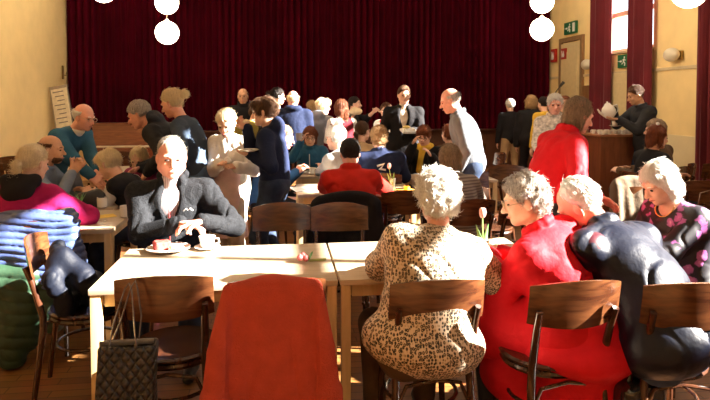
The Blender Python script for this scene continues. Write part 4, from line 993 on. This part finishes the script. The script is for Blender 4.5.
for lb, hp, fc, kw in BGP:
    kw.setdefault('vox', .0125); kw.setdefault('bottom', dict(m=C_BLACK)); kw.setdefault('skin', 'fair')
    back = abs(((fc + 180) % 360) - 180) < 55
    kw.setdefault('feat', 0 if back else 2)
    c = person(lb, hp, fc, **kw)
    if kw.get('sit'): seat_chair(c, 'bentwood chair carrying the ' + lb.replace('seated ', '').replace(' seated', '').replace('behind the child', 'next to the child'))
    if 'yellow scarf' in lb and 'child' in lb[:6]:
        part(c, 'scarf', C_YEL, lambda S, c: [S.cone(c['nb'] + c['u'] * .075 * math.cos(a) + c['f'] * .075 * math.sin(a) + c['d2'] * .01, c['nb'] + c['u'] * .075 * math.cos(a + .6) + c['f'] * .075 * math.sin(a + .6) + c['d2'] * .01, .032, k=.02) for a in [.6 * q for q in range(11)]] + [S.cone(c['nb'] + c['f'] * .09, c['nb'] + c['f'] * .16 - c['d2'] * .25 + c['u'] * .04, .04, .035, k=.03)])
    if 'red bow' in lb:
        part(c, 'bow', C_RED, lambda S, c: (S.cone(c['nb'] + c['f'] * .09 + c['u'] * .05, c['nb'] + c['f'] * .10 + c['u'] * .01, .03, .012, k=.01), S.cone(c['nb'] + c['f'] * .09 - c['u'] * .05, c['nb'] + c['f'] * .10 - c['u'] * .01, .03, .012, k=.01)))
    if 'long reddish' in lb:
        part(c, 'sleeve', C_WHITE, lambda S, c: [S.cone(c['arms'][i][0], c['arms'][i][1], .082, .066, k=.02) for i in (0, 1)])
    if 'hair clip' in lb:
        MB().ball(c['H']((.03, -.04, .13)), .018, u=10, v=6).build('hair_clip', W_, c['body'])

# ------------------------------------------------------------------ clothes and bags on chairs
C_CARD = cloth('rust_knit', (.56, .085, .05), .85, bump=.9, bs=190)
def drape(name, label, cat, m, loc, rz, fn, vox=.008, noise=(), parts=()):
    S = SDF(); fn(S); S.noise += list(noise)
    o = S.build(name, m, None, vox); o.location = (*loc, 0); o.rotation_euler = (0, 0, rz); tag(o, label, cat)
    return o
chair('bentwood chair under the rust red cardigan, pushed in at the near table', back_at(275, 2.44), R_(1))
cb = at(272, 2.44)
def card(S):
    y = -.0
    for x in np.linspace(-.17, .17, 9):
        S.cone((x * 1.06, y - .03, .840 - .55 * x * x), (x * 1.06, y - .045, .36), .022, .024, k=.05)      # hanging down behind the backrest
        S.cone((x, y - .03, .835 - .35 * x * x), (x, y + .055, .80), .020, .020, k=.03)
        S.cone((x, y + .055, .80), (x * 1.02, y + .075, .56), .020, .022, k=.03)
    for sg in (-1, 1):
        S.cone((sg * .182, y - .035, .80), (sg * .214, y - .065, .58), .028, .042, k=.006); S.cone((sg * .214, y - .065, .58), (sg * .236, y - .075, .385), .042, .046, k=.006)
        S.cone((sg * .235, y - .075, .40), (sg * .238, y - .075, .352), .054, .052, k=.005)
    for x in np.linspace(-.17, .17, 9): S.cone((x * 1.05, y - .046, .352), (x * 1.08 + .01, y - .046, .352), .029, k=.012)
    for sg in (-1, 1):
        S.cone((sg * .166, y - .075, .77), (sg * .176, y - .105, .33), .009, .016, k=.012, op=-1); S.cone((sg * .07, y - .075, .60), (sg * .11, y - .085, .33), .004, .012, k=.03, op=-1)
    S.cone((-.05, y - .07, .845), (.05, y - .07, .845), .012, k=.015, op=-1)
drape('cardigan', 'rust red knitted cardigan draped over a chair back, sleeves hanging', 'cardigan', C_CARD, cb, R_(1), card, .006, [wob(.008, 14, 2, (1.3, 1, .15)), ridge(.002, 20, 6, (1, 1, .3))])
# tote bag on the first chair
tx, ty = at(126, 2.37)
t = thing('tote_bag', 'dark quilted tote bag hanging by its straps from the empty chair', 'bag', (tx, ty - .03, .30), R_(3))
S = SDF(); S.box((0, 0, .165), (.095, .030, .145), .018, ry(R_(2)), k=.01); S.box((.0, 0, .33), (.095, .016, .03), .008, k=.01, op=-1); S.noise.append(wob(.004, 16, 4)); S.build('bag_body', quilted('quilted_leather', (.030, .028, .026)), t, .006)
for y_, a in ((-.028, 0), (.022, .02)):
    MB().tube([(-.066, y_, .31), (-.045 + a, y_ + .01, .42), (-.012 + a, .035 + y_ * .3, .535), (.002 + a, .055 + y_ * .6, .555), (.014 + a, .035 + y_ * .3, .53), (.030 + a, y_ + .01, .42), (.040, y_, .31)], .0065, 8, flat=.5).build('strap', mat('strap_leather', (.16, .15, .15), .22, spec=.8), t)
MB().tube([(-.105, -.0, .325), (.105, 0, .325)], .008, 8, flat=1.6).build('rim', mat('strap_leather', (.16, .15, .15), .22, spec=.8), t)
# left end chair with navy jacket
chair('bentwood chair at the left table end with a navy jacket over it', at(84, 3.24), R_(-82))
lx, ly = at(88, 3.28)
def navyj(S):
    for q in range(6):
        a = q / 5; y = -.19 + .38 * a
        S.cone((y, -.16, .80 - .25 * abs(a - .5)), (y * .9, -.10, .50), .035, .05, k=.04)
    S.cone((-.12, -.10, .60), (.16, .10, .53), .07, .09, k=.05); S.cone((.10, -.12, .76), (.20, .12, .54), .05, .045, k=.04)
drape('jacket', 'navy jacket bundled on the seat of the left end chair', 'jacket', mat('navy_leather', (.004, .006, .014), .6, spec=.2, bump=.4, bscale=25), (lx, ly), R_(-82), navyj, .009, [wob(.012, 24, 3), ridge(.010, 30, 4)])
# puffers on the left chair
px_, py_ = at(30, 3.62)
chair('bentwood chair hidden under the blue and green puffer jackets', (px_, py_ + .22), R_(2))
def rows(amp, n, z0=0):
    return lambda X, Y, Z: amp * (.5 - np.abs(np.sin((Z + .02 * np.sin(X * 9)) * PI * n)) ** .6) + 0 * X + 0 * Y
def blue(S):
    for x in np.linspace(-.24, .24, 9): S.cone((x, -.02, .86 - abs(x) * .14), (x * 1.08, -.06, .50), .050, .055, k=.05)
    S.cone((.22, .0, .74), (.29, -.03, .48), .055, .055, k=.03); S.cone((-.22, .0, .74), (-.30, -.03, .46), .055, .055, k=.03)
    for x in np.linspace(-.2, .2, 7): S.cone((x, .04, .86), (x, .10, .55), .045, .04, k=.05)
drape('puffer_jacket', 'blue quilted puffer jacket over a chair back at the left edge', 'jacket', mat('blue_nylon', (.055, .085, .22), .35, spec=.5, bump=.3, bscale=30), (px_, py_), R_(2), blue, .007, [rows(.011, 24), wob(.010, 20, 2)])
def green(S):
    for x in np.linspace(-.26, .06, 8): S.cone((x, -.05, .54), (x * 1.02 - .01, -.09, .16), .055, .06, k=.06)
    S.cone((-.02, -.07, .50), (-.03, -.12, .07), .065, .075, k=.02); S.cone((.12, -.03, .50), (.17, -.06, .24), .06, .06, k=.03); S.cone((.05, -.03, .50), (.10, -.05, .28), .05, .06, k=.03)
drape('puffer_coat', 'dark green quilted coat hanging down to the floor below the blue jacket', 'coat', mat('green_nylon', (.020, .048, .026), .45, spec=.4, bump=.3, bscale=30), (px_ - .03, py_ - .03), R_(2), green, .007, [rows(.010, 15), wob(.012, 12, 5)])
# dark jacket over the back of the red sweater man's chair
bx, by = P19['loc']
def blackj(S):
    for x in np.linspace(-.25, .25, 9): S.cone((x * .8, -.30, .87 - .5 * x * x), (x * 1.05, -.33, .42), .035, .045, k=.04)
    for sg in (-1, 1): S.cone((sg * .22, -.29, .80), (sg * .28, -.31, .45), .055, .05, k=.03)
drape('jacket', 'black jacket hung on the chair behind the man in the red sweater', 'jacket', C_BLACK, (bx - .08, by), 0, blackj, .010, [wob(.010, 20, 7)])
# coat hung on a chair between the counter and the white haired woman
hx, hy = at(632, 5.0)
chair('bentwood chair with a beige coat hung over it, left of the flowered blouse', (hx + .02, hy + .25), R_(0))
def beige(S):
    for x in np.linspace(-.14, .14, 6): S.cone((x * .85, -.0, .92 - 1.0 * x * x), (x * 1.25, -.04, .30), .040, .05, k=.03)
    for sg in (-1, 1): S.cone((sg * .14, -.01, .86), (sg * .19, -.06, .40), .045, .045, k=.03)
drape('coat', 'beige coat hanging over a chair back beyond the bowed man', 'coat', cloth('beige_coat', (.15, .105, .07)), (hx, hy), 0, beige, .010, [wob(.010, 26, 3, (1.5, 1, .2))])
# dark shiny bag between the right hand chairs
gx, gy = at(641, 2.50)
t = thing('handbag', 'shiny black handbag standing by the chair of the bowed man', 'bag', (gx, gy, 0), R_(15))
S = SDF(); S.box((0, 0, .20), (.07, .035, .17), .03, k=.02); S.box((0, -.035, .16), (.05, .02, .09), .02, k=.02); S.noise += [wob(.010, 26, 3), ridge(.008, 34, 8)]; S.build('bag_body', mat('patent_leather', (.018, .018, .022), .16, spec=.9, coat=.6), t, .007)
MB().tube([(-.05, 0, .36), (-.045, -.01, .50), (.0, -.02, .56), (.045, -.01, .50), (.05, 0, .36)], .009, 8).build('strap', mat('patent_leather', (.018, .018, .022), .16), t)
MB().ball((.0, -.045, .53), .012).build('clasp', mat('red_button', (.5, .03, .04), .3), t)

# ------------------------------------------------------------------ things on the tables
M_CHINA = mat('white_china', (.80, .78, .74), .18, var=.02, spec=.6)
def zt(t, z): t.location.z = z; return t
def cup(label, xy, z, group, rz=0, saucer=True, tall=False, r=.040):
    t = thing('cup', label, 'cup', (*xy, z), rz, group)
    b = .012 if saucer else 0; hgt = .085 if tall else .062
    MB().lathe([(.0, b), (r * .6, b), (r * (.98 if tall else .80), b + .010), (r, b + hgt), (r - .004, b + hgt), (r * (.9 if tall else .72), b + .014), (0, b + .010)], n=24, cap=False).build('bowl', M_CHINA, t)
    MB().tube([(r - .003, 0, b + hgt * .82), (r + .020, 0, b + hgt * .80), (r + .024, 0, b + hgt * .45), (r * .85, 0, b + hgt * .25)], .0045, 8).build('handle', M_CHINA, t)
    MB().lathe([(0, b + hgt * .7), (r - .006, b + hgt * .72)], n=20, cap=False).build('coffee', mat('coffee', (.05, .02, .01), .15), t)
    if saucer: MB().lathe([(0, .004), (.035, .002), (.070, .014), (.073, .017), (.069, .018), (.035, .008), (0, .008)], n=28, cap=False).build('saucer', M_CHINA, t)
    return t
TZ = .7505
def plate(label, xy, z, r=.11, group=None):
    return tag_plate(MB().lathe([(0, .004), (r * .55, .002), (r * .62, .006), (r, .018), (r * 1.01, .021), (r * .98, .022), (r * .6, .010), (0, .009)], n=36, cap=False), label, xy, z, group)
def tag_plate(mb, label, xy, z, group):
    o = mb.build('plate', M_CHINA); o.location = (*xy, z); return tag(o, label, 'plate', group)
plate('white plate with cake in front of the man in the charcoal fleece', at(167, 3.30), TZ, .12)
x, y = at(160, 3.30); S = SDF(); S.box((0, 0, .022), (.035, .028, .018), .006, rzm(.5), k=.01); S.noise.append(wob(.003, 90, 2)); o = S.build('cake', mat('cake_pink', (.42, .06, .05), .6, var=.5, scale=60), None, .005); o.location = (x, y, TZ + .010)
tag(o, 'piece of reddish cake on the white plate before the man in fleece', 'cake')
x, y = at(176, 3.28); S = SDF(); S.cone((-.03, 0, .014), (.03, .01, .012), .012, .008, k=.01); S.noise.append(wob(.003, 90, 4)); o = S.build('pastry', mat('pastry', (.62, .42, .16), .6, var=.3, scale=60), None, .005); o.location = (x, y, TZ + .010)
tag(o, 'yellowish pastry on the white plate, right of the reddish cake', 'pastry')
cup('white cup on a saucer to the right of the cake plate', at(206, 3.34), TZ, None, R_(-10), r=.046)
# small rose sprig / festive ornament
x, y = at(303, 3.06); t = thing('rose_ornament', 'small ornament of pink roses and green leaves lying near the table seam', 'flowers', (x, y, TZ), R_(10))
for k, (a, b, c_) in enumerate(((-.018, 0, .026), (.0, .014, .032), (.012, -.010, .022))): MB().ball((a, b, c_), (.018, .018, .016), u=12, v=8).ball((a, b, c_ + .008), (.010, .010, .012), u=10, v=6).build('rose', mat('rose_pink', (.60, .14, .14), .5, var=.4, scale=120), t)
for k, (a, b) in enumerate(((.035, .0), (.045, .012), (.03, -.02))): MB().tube([(a - .01, b, .01), (a, b, .035), (a + .012, b + .004, .055)], [.006, .012, .001], 6, flat=.3).build('leaf', mat('leaf_green', (.10, .26, .10), .5), t)
MB().tube([(.03, 0, .008), (.12, -.005, .009)], .007, 8).build('stem', mat('stem_green', (.35, .36, .10), .5), t)
def tulip(label, xy, z, hgt, lean, leaves=True):
    t = thing('tulip', label, 'flower', (*xy, z), 0)
    dx, dy = lean
    MB().tube([(0, 0, .01), (dx * .3, dy * .3, hgt * .4), (dx * .8, dy * .8, hgt * .8), (dx, dy, hgt)], .0032, 6).build('stem', mat('stem_fresh', (.25, .42, .12), .5), t)
    S = SDF(); S.ell((dx, dy, hgt + .018), (.017, .017, .026), k=.005)
    for k in range(3): S.ell((dx + .008 * math.cos(k * 2.1), dy + .008 * math.sin(k * 2.1), hgt + .026), (.012, .012, .024), k=.003)
    S.build('blossom', mat('tulip_pink', (.72, .36, .30), .5, var=.2, scale=60), t, .004)
    if leaves:
        for sg in (-1, 1): MB().tube([(0, 0, .02), (sg * .015 + dx * .3, .005, hgt * .45), (sg * .035 + dx * .6, .01, hgt * .8)], [.006, .013, .001], 6, flat=.25, fdir=(0, 1, 0)).build('leaf', mat('leaf_fresh', (.22, .42, .14), .5), t)
    return t
gz, ntg, bz = _nodes('vase_glass'); bz.inputs['Transmission Weight'].default_value = .9; bz.inputs['Roughness'].default_value = .03; bz.inputs['Base Color'].default_value = (.9, .95, .9, 1)
def vase(label, xy, z, hgt=.10, r=.022):
    o = MB().lathe([(0, .0), (r, 0), (r, .01), (r * .9, hgt * .5), (r * 1.1, hgt), (r * 1.0, hgt), (r * .8, hgt * .5), (r * .85, .012), (0, .012)], n=20, cap=False).build('vase', gz)
    o.location = (*xy, z); return tag(o, label, 'vase')
v1 = at(484, 3.15); vase('small glass vase beside the face of the woman in the red coat', v1, TZ, .11); tulip('pale pink tulip standing between the animal print blouse and red coat', v1, TZ + .012, .21, (-.004, 0))
v2 = at(393, 5.5); vase('glass vase on the table right of the red sweater', v2, TZ, .12, .026); tulip('pink tulip with broad leaves right of the red sweater', v2, TZ + .012, .20, (-.035, 0))
def votive(label, xy, z):
    t = thing('candle_holder', label, 'candle', (*xy, z), 0)
    MB().lathe([(0, 0), (.026, 0), (.030, .05), (.027, .05), (.024, .006), (0, .006)], n=20, cap=False).build('glass', mat('amber_glass', (.75, .42, .06), .15, var=.05), t)
    MB().lathe([(0, .006), (.022, .007), (.023, .035), (0, .036)], n=16, cap=False).build('candle', mat('wax', (.85, .75, .5), .5), t)
votive('amber glass candle holder next to the near pink tulip', at(497, 3.15), TZ)
votive('amber glass candle holder right of the tulip beyond the red sweater', at(407, 5.45), TZ)
o = MB().box((0, 0, .0016), (.16, .16, .003), bev=.001).build('napkin', mat('orange_napkin', (.85, .42, .06), .8)); o.location = (*at(490, 3.0), TZ); o.rotation_euler = (0, 0, .3); tag(o, 'orange paper napkin under the near pink tulip', 'napkin')
o = MB().box((0, 0, .0016), (.30, .30, .003), bev=.001).build('napkin', mat('orange_napkin', (.85, .42, .06), .8)); o.location = (*at(400, 5.5), TZ); o.rotation_euler = (0, 0, .1); o.location.y -= .06; tag(o, 'orange paper napkin on the table right of the red sweater', 'napkin')
v2b = at(389, 5.35); o = MB().lathe([(0, 0), (.035, 0), (.055, .05), (.051, .05), (.032, .006), (0, .006)], n=24, cap=False).build('basket', mat('orange_basket', (.55, .22, .05), .6, var=.3, scale=90)); o.location = (*v2b, TZ + .004); tag(o, 'small orange brown bowl in front of the tulip vase', 'bowl')
cup('white mug at the right end of the left table', at(124, 4.25), TZ, None, R_(20), saucer=False, tall=True)
cup('white mug behind the magenta sleeve on the left table', at(101, 4.62), TZ, None, R_(120), saucer=False, tall=True)
cup('white cup beside the leaning blond boy', at(108, 5.0), TZ, None, R_(40), saucer=False)
o = MB().box((0, 0, .0016), (.16, .12, .003), bev=.001).build('napkin', mat('yellow_napkin', (.85, .62, .12), .8)); o.location = (*at(102, 4.28), TZ); o.rotation_euler = (0, 0, .5); tag(o, 'yellow paper napkin beside the white mug on the left table', 'napkin')
o = MB().tube([(-.10, 0, .004), (.02, 0, .004), (.10, 0, .006)], [.004, .003, .009], 8, flat=.4).build('spoon', mat('steel', (.6, .6, .6), .2, 1)); o.location = (*at(92, 4.12), TZ); o.rotation_euler = (0, 0, -.2); tag(o, 'steel spoon lying near the front edge of the left table', 'spoon')
o = MB().lathe([(0, .004), (.06, .002), (.10, .018), (.098, .021), (.06, .008), (0, .008)], n=28, cap=False).build('plate', M_CHINA); o.location = (*at(95, 5.1), TZ); tag(o, 'white plate between the bearded man and the blond boy', 'plate')
t = thing('leafy_sprig', 'small pot with green leaves on the left table by the black bag', 'plant', (*at(79, 4.55), TZ), 0)
MB().lathe([(0, 0), (.022, 0), (.028, .05), (.024, .05), (0, .045)], n=16, cap=False).build('pot', M_CHINA, t)
for k in range(5): MB().tube([(0, 0, .04), (.02 * math.cos(k * 1.3), .02 * math.sin(k * 1.3), .09), (.045 * math.cos(k * 1.3), .045 * math.sin(k * 1.3), .13)], [.004, .009, .001], 6, flat=.3).build('leaf', mat('leaf_fresh', (.22, .42, .14), .5), t)
S = SDF(); S.ell((0, 0, .07), (.12, .06, .065), k=.02); S.ell((.05, 0, .10), (.07, .05, .05), k=.03); S.noise.append(wob(.008, 30, 2)); o = S.build('pouch', mat('pouch_black', (.02, .02, .022), .4), None, .008); o.location = (*at(88, 4.66), TZ - .012); tag(o, 'small black pouch lying on the left table behind the magenta sleeve', 'bag')
# held things
o = plate('white plate held by the boy in the navy hoodie', at(249, 4.80), 1.178, .085)
S = SDF(); S.ell((0, 0, 0), (.03, .022, .018), k=.01); S.noise.append(wob(.004, 90, 2)); o = S.build('bread_roll', mat('bread', (.80, .66, .48), .7, var=.2), None, .006); o.location = (*at(246, 4.93), 1.42); tag(o, 'piece of pale bread the boy in the navy hoodie is eating', 'bread')
S = SDF(); S.ell((0, 0, 0), (.035, .03, .05), k=.01); S.noise.append(wob(.006, 60, 2)); o = S.build('paper_napkin', mat('napkin_white', (.82, .82, .80), .8), None, .007); o.location = (*at(227, 4.98), 1.07); tag(o, 'crumpled white napkin in the hands of the girl in cream', 'napkin')
o = MB().lathe([(0, 0), (.034, 0), (.040, .085), (.036, .085), (.032, .008), (0, .008)], n=20, cap=False).tube([(.037, 0, .07), (.06, 0, .065), (.06, 0, .03), (.036, 0, .02)], .005, 8).build('mug', mat('mug_grey', (.35, .35, .36), .3)); o.location = (*at(299, 7.02), 1.12); tag(o, 'grey mug held up by the person in the teal jacket', 'mug')
S = SDF(); S.box((0, 0, 0), (.10, .06, .010), .006, rzm(.2) @ rx(.3), k=.01); S.box((.02, 0, .02), (.05, .04, .012), .006, rx(.2), k=.01); o = S.build('paper_plate', mat('napkin_white', (.82, .82, .80), .8), None, .008); o.location = (*at(409, 7.62), 1.20); tag(o, 'white paper plate with food held by the man in the dark coat', 'plate')
S = SDF(); S.ell((0, 0, 0), (.05, .03, .02), k=.01); S.noise.append(wob(.006, 60, 2)); o = S.build('sandwich', mat('bread_yellow', (.80, .60, .22), .7, var=.3), None, .007); o.location = (*at(406, 7.60), 1.25); tag(o, 'yellowish sandwich on the paper plate of the man in the dark coat', 'sandwich')
S = SDF(); S.ell((0, 0, 0), (.11, .06, .06), k=.01); S.noise.append(wob(.012, 30, 2)); o = S.build('cloth_bundle', mat('bundle_cream', (.72, .56, .34), .8), None, .011); o.location = (*at(355, 9.15), 1.42); tag(o, 'cream cloth bundle held up by the dark haired person near the curtain', 'cloth')
# things on far tables
cup('white cup on the small table before the person with the mug', at(312, 6.75), TZ, None, .4)
plate('white plate on the small table beside the blue sleeve', at(300, 6.78), TZ, .10)
cup('white cup on the table before the child with yellow scarf', at(424, 6.25), TZ, None, 1.0)
o = MB().box((0, 0, .002), (.21, .30, .004)).build('leaflet', mat('paper_white', (.82, .82, .80), .7)); o.location = (*at(303, 5.6), TZ); o.rotation_euler = (0, 0, .2); tag(o, 'white leaflet on the left corner of the table by the red sweater', 'leaflet')

# ------------------------------------------------------------------ counter with cups, pot
cx_, cy_ = at(612.5, 8.25)
t = thing('serving_counter', 'brown wooden serving counter with rows of white cups', 'counter', (cx_, cy_, 0), R_(-3))
MB().box((0, 0, .55), (.60, .55, 1.10), bev=.008).build('body', wood('counter_wood', (.13, .035, .014), (.21, .065, .026), .35, (6, 6, 1), 3, .3), t)
MB().box((0, 0, 1.115), (.66, .60, .03), bev=.006).build('counter_top', wood('counter_top', (.30, .12, .05), (.42, .19, .09), .35), t)
n = 0
for r_ in range(3):
    for q in range(6):
        o = MB().lathe([(0, 0), (.020, 0), (.036, .055), (.033, .055), (.018, .006), (0, .006)], n=16, cap=False).tube([(.034, 0, .045), (.05, 0, .04), (.05, 0, .02), (.028, 0, .015)], .004, 6).build('cup', M_CHINA) if n == 0 else cup0.copy()
        if n == 0: cup0 = o
        else: COL.objects.link(o)
        o.location = (cx_ - .255 + q * .098 + .02 * (r_ % 2), cy_ - .20 + r_ * .12, 1.1305); o.rotation_euler = (0, 0, q * .9 + r_)
        tag(o, 'white cup standing in rows on the brown serving counter', 'cup', 'white cups in rows on the serving counter'); n += 1
px, py = at(610, 7.98)
t = thing('coffee_pot', 'white round pot tilted in the hand of the pouring man', 'pot', (px, py, 1.36), 0); t.rotation_euler = (0, R_(-12), 0)
MB().lathe([(0, 0), (.05, 0), (.085, .04), (.095, .09), (.08, .14), (.045, .175), (.04, .185), (0, .19)], n=28, cap=False).build('pot_body', M_CHINA, t)
MB().lathe([(.045, .178), (.03, .20), (.012, .205), (.014, .22), (0, .226)], n=20, cap=False).build('lid', M_CHINA, t)
MB().tube([(-.075, 0, .05), (-.13, 0, .10), (-.15, 0, .15)], [.022, .014, .010], 10).build('spout', M_CHINA, t)
MB().tube([(.075, 0, .15), (.13, 0, .15), (.14, 0, .08), (.085, 0, .04)], .010, 8).build('handle', M_CHINA, t)
t = cup('white cup held under the pot by the pouring man', at(615, 7.86), 1.245, None, .5)

# ------------------------------------------------------------------ piano, flip chart, microphone stand
fx, fy = at(131, 11.6)
t = thing('piano', 'brown upright piano with open keyboard below the stage curtain', 'piano', (fx, fy, 0), 0)
MW = wood('piano_wood', (.15, .045, .020), (.25, .085, .038), .3, (1, 8, 8), 4, .5)
MB().box((0, .12, .56), (1.45, .30, 1.12), bev=.01).box((0, .12, 1.135), (1.50, .36, .03), bev=.008).build('case', MW, t)
MB().box((0, -.15, .66), (1.45, .28, .05), bev=.006).build('key_bed', MW, t)
MB().box((0, -.17, .70), (1.24, .16, .02), bev=.003).build('keyboard', mat('ivory', (.75, .66, .50), .3), t)
for sg in (-1, 1): MB().tube([(sg * .66, -.22, 0), (sg * .66, -.22, .1), (sg * .66, -.22, .64)], [.03, .022, .035], 12).build('leg', MW, t); MB().box((sg * .695, -.15, .72), (.05, .28, .09), bev=.01).build('cheek', MW, t)
sx, sy = at(50, 11.3); sx = max(sx, XL + .50)
t = thing('flip_chart', 'narrow flip chart with rows of writing leaning in the left corner', 'flip chart', (sx, sy, 0), R_(-10)); t.rotation_euler = (0, R_(-9), R_(-20))
MB().box((0, .01, 1.48), (.40, .015, .84), bev=.004).build('board', mat('board_grey', (.35, .30, .24), .5), t)
MB().box((.01, -.004, 1.46), (.35, .008, .76)).build('sheet', mat('paper_cream', (.78, .72, .58), .7), t)
for k in range(8): MB().box((-.01 + .02 * (k % 3), -.010, 1.78 - k * .085), (.24 - .04 * (k % 3), .004, .018)).build('text_line', mat('ink_grey', (.22, .20, .20), .7), t)
MB().tube([(-.19, .02, 1.9), (-.20, .03, .02)], .014, 8).build('leg', mat('dark_metal', (.05, .045, .04), .4, .5), t); MB().tube([(.19, .02, 1.9), (.20, .03, .02)], .014, 8).build('leg', mat('dark_metal', (.05, .045, .04), .4), t)
t = thing('wall_hook', 'small brass hook on the left wall above the flip chart', 'hook', (XL + .03, at(53, 12.2)[1], 2.12), 0); MB().box((0, 0, .05), (.03, .06, .28), bev=.01).build('plate', mat('brass_handle', (.35, .24, .10), .35, 1), t); MB().tube([(.0, 0, .0), (.06, 0, -.02), (.07, 0, .05)], .01, 8).build('hook', mat('brass_handle', (.35, .24, .10), .35, 1), t)
mx_, my_ = at(550, 10.9)
t = thing('microphone_stand', 'black microphone stand with raised boom arm near the stage corner', 'microphone stand', (mx_, my_, 0), 0)
MDK = mat('dark_metal', (.05, .045, .04), .4)
MB().tube([(0, 0, .12), (0, 0, 1.62)], .011, 8).build('pole', MDK, t)
MB().tube([(-.05, 0, 1.55), (.20, 0, 1.86)], .010, 8).build('boom', MDK, t)
MB().tube([(.19, 0, 1.85), (.26, 0, 1.93)], [.022, .030], 12).build('microphone', MDK, t)
for k in range(3): MB().tube([(0, 0, .16), (.30 * math.cos(k * 2.09 + .4), .30 * math.sin(k * 2.09 + .4), .012)], .010, 8).build('leg', MDK, t)

# ------------------------------------------------------------------ more chairs
chair('left of the two empty bentwood chairs facing the near table', (at(282, 3.93)[0], at(282, 3.93)[1] - .02), R_(181))
chair('right of the two empty bentwood chairs, in front of the red sweater', (at(342, 3.93)[0], at(342, 3.93)[1] - .02), R_(179))
for px, d, rz, lb in (
    (400, 5.05, 0, 'empty bentwood chair right of the man in the red sweater, below the tulip'),
    (478, 5.9, 180, 'empty bentwood chair behind the striped cardigan, facing the camera'),
    (500, 4.6, 20, 'empty bentwood chair in the dark gap above the near pink tulip'),
    (490, 5.3, -60, 'empty bentwood chair sideways above the near pink tulip'),
    (512, 6.4, 170, 'empty bentwood chair in front of the beige trousers'),
    (484, 8.2, 90, 'dark bentwood chair left of the beige trousers'),
    (535, 7.6, 10, 'dark bentwood chair before the woman in the black coat'),
    (692, 4.0, -15, 'bentwood chair at the right edge behind the flowered blouse'),
    (682, 5.1, 30, 'bentwood chair in the dark group right of the flowered blouse'),
    (705, 5.6, -30, 'rear bentwood chair at the right edge below the red curtain'),
    (668, 6.9, 60, 'bentwood chair turned sideways right of the dark red haired woman'),
    (700, 7.2, 10, 'bentwood chair farthest back at the right wall'),
    (384, 5.95, 180, 'empty bentwood chair behind the tulip vase, back to the navy jacket'),
    (-8, 4.3, -30, 'bentwood chair cut by the left edge beside the magenta sweatshirt'),
    (14, 5.9, 0, 'dark bentwood chair left of the bearded balding man'),
    (30, 6.6, 12, 'dark bentwood chair above the blond ponytail'),
    (4, 7.3, -20, 'dark bentwood chair at the left edge near the yellow wall'),
    (20, 8.0, 8, 'dark bentwood chair below the flip chart'),
    (38, 8.8, 30, 'rear dark bentwood chair at the foot of the left wall'),
    (150, 7.6, 0, 'dark bentwood chair in the gap below the piano'),
    (118, 8.6, 20, 'dark bentwood chair in front of the piano keyboard'),
    (470, 10.5, 0, 'dark bentwood chair by the stage front right of the bald man'),
    (430, 9.9, 10, 'dark bentwood chair by the stage front left of the bald man'),
    (215, 8.2, 0, 'dark bentwood chair far behind the girl in cream'),
    (325, 9.8, 5, 'dark bentwood chair below the stage behind the standing children')):
    chair(lb, at(px, d), R_(rz))
# a stack of chairs beside the old man: tilted chairs hooked into one another
for k in range(4):
    x, y = at(88, 7.2)
    chair('chair in the leaning stack right of the old man in teal', (x + .10 * k, y), 0, 'stacked bentwood chairs beside the old man', z=.45 + .05 * k, rot=(R_(180), R_(4), R_(20)))
x, y = at(100, 7.2)
table('pale table carrying the upturned chairs behind the old man', x - .6, x + .35, y - .35, y + .35)

# ------------------------------------------------------------------ light, camera
sd = bpy.data.lights.new('sun', 'SUN'); sd.energy = 62; sd.angle = R_(.55); sd.color = (1, .93, .82)
so = bpy.data.objects.new('sun', sd); COL.objects.link(so)
AZ, EL = R_(12), R_(29)
dv = Vector((-math.cos(AZ) * math.cos(EL), math.sin(AZ) * math.cos(EL), -math.sin(EL)))
so.rotation_euler = dv.to_track_quat('-Z', 'Y').to_euler(); so.location = (12, 0, 8)
wd = bpy.data.worlds.new('sky'); SC.world = wd; wd.use_nodes = True
bg = wd.node_tree.nodes['Background']; bg.inputs['Color'].default_value = (.78, .88, 1, 1); bg.inputs['Strength'].default_value = 2.2
cd = bpy.data.cameras.new('camera'); cam = bpy.data.objects.new('camera', cd); COL.objects.link(cam)
cam.location = (0, 0, EYE); cam.rotation_euler = (R_(90) - PITCH, 0, -YAW)
cd.sensor_width = 36; cd.lens = F_PX / 710 * 36
cd.shift_y = -(100 - F_PX * math.tan(PITCH)) / 710
cd.clip_start = .05
SC.camera = cam
vs = SC.view_settings; vs.view_transform = 'Standard'; vs.look = 'None'; vs.gamma = 1; vs.use_curve_mapping = False; vs.exposure = .45
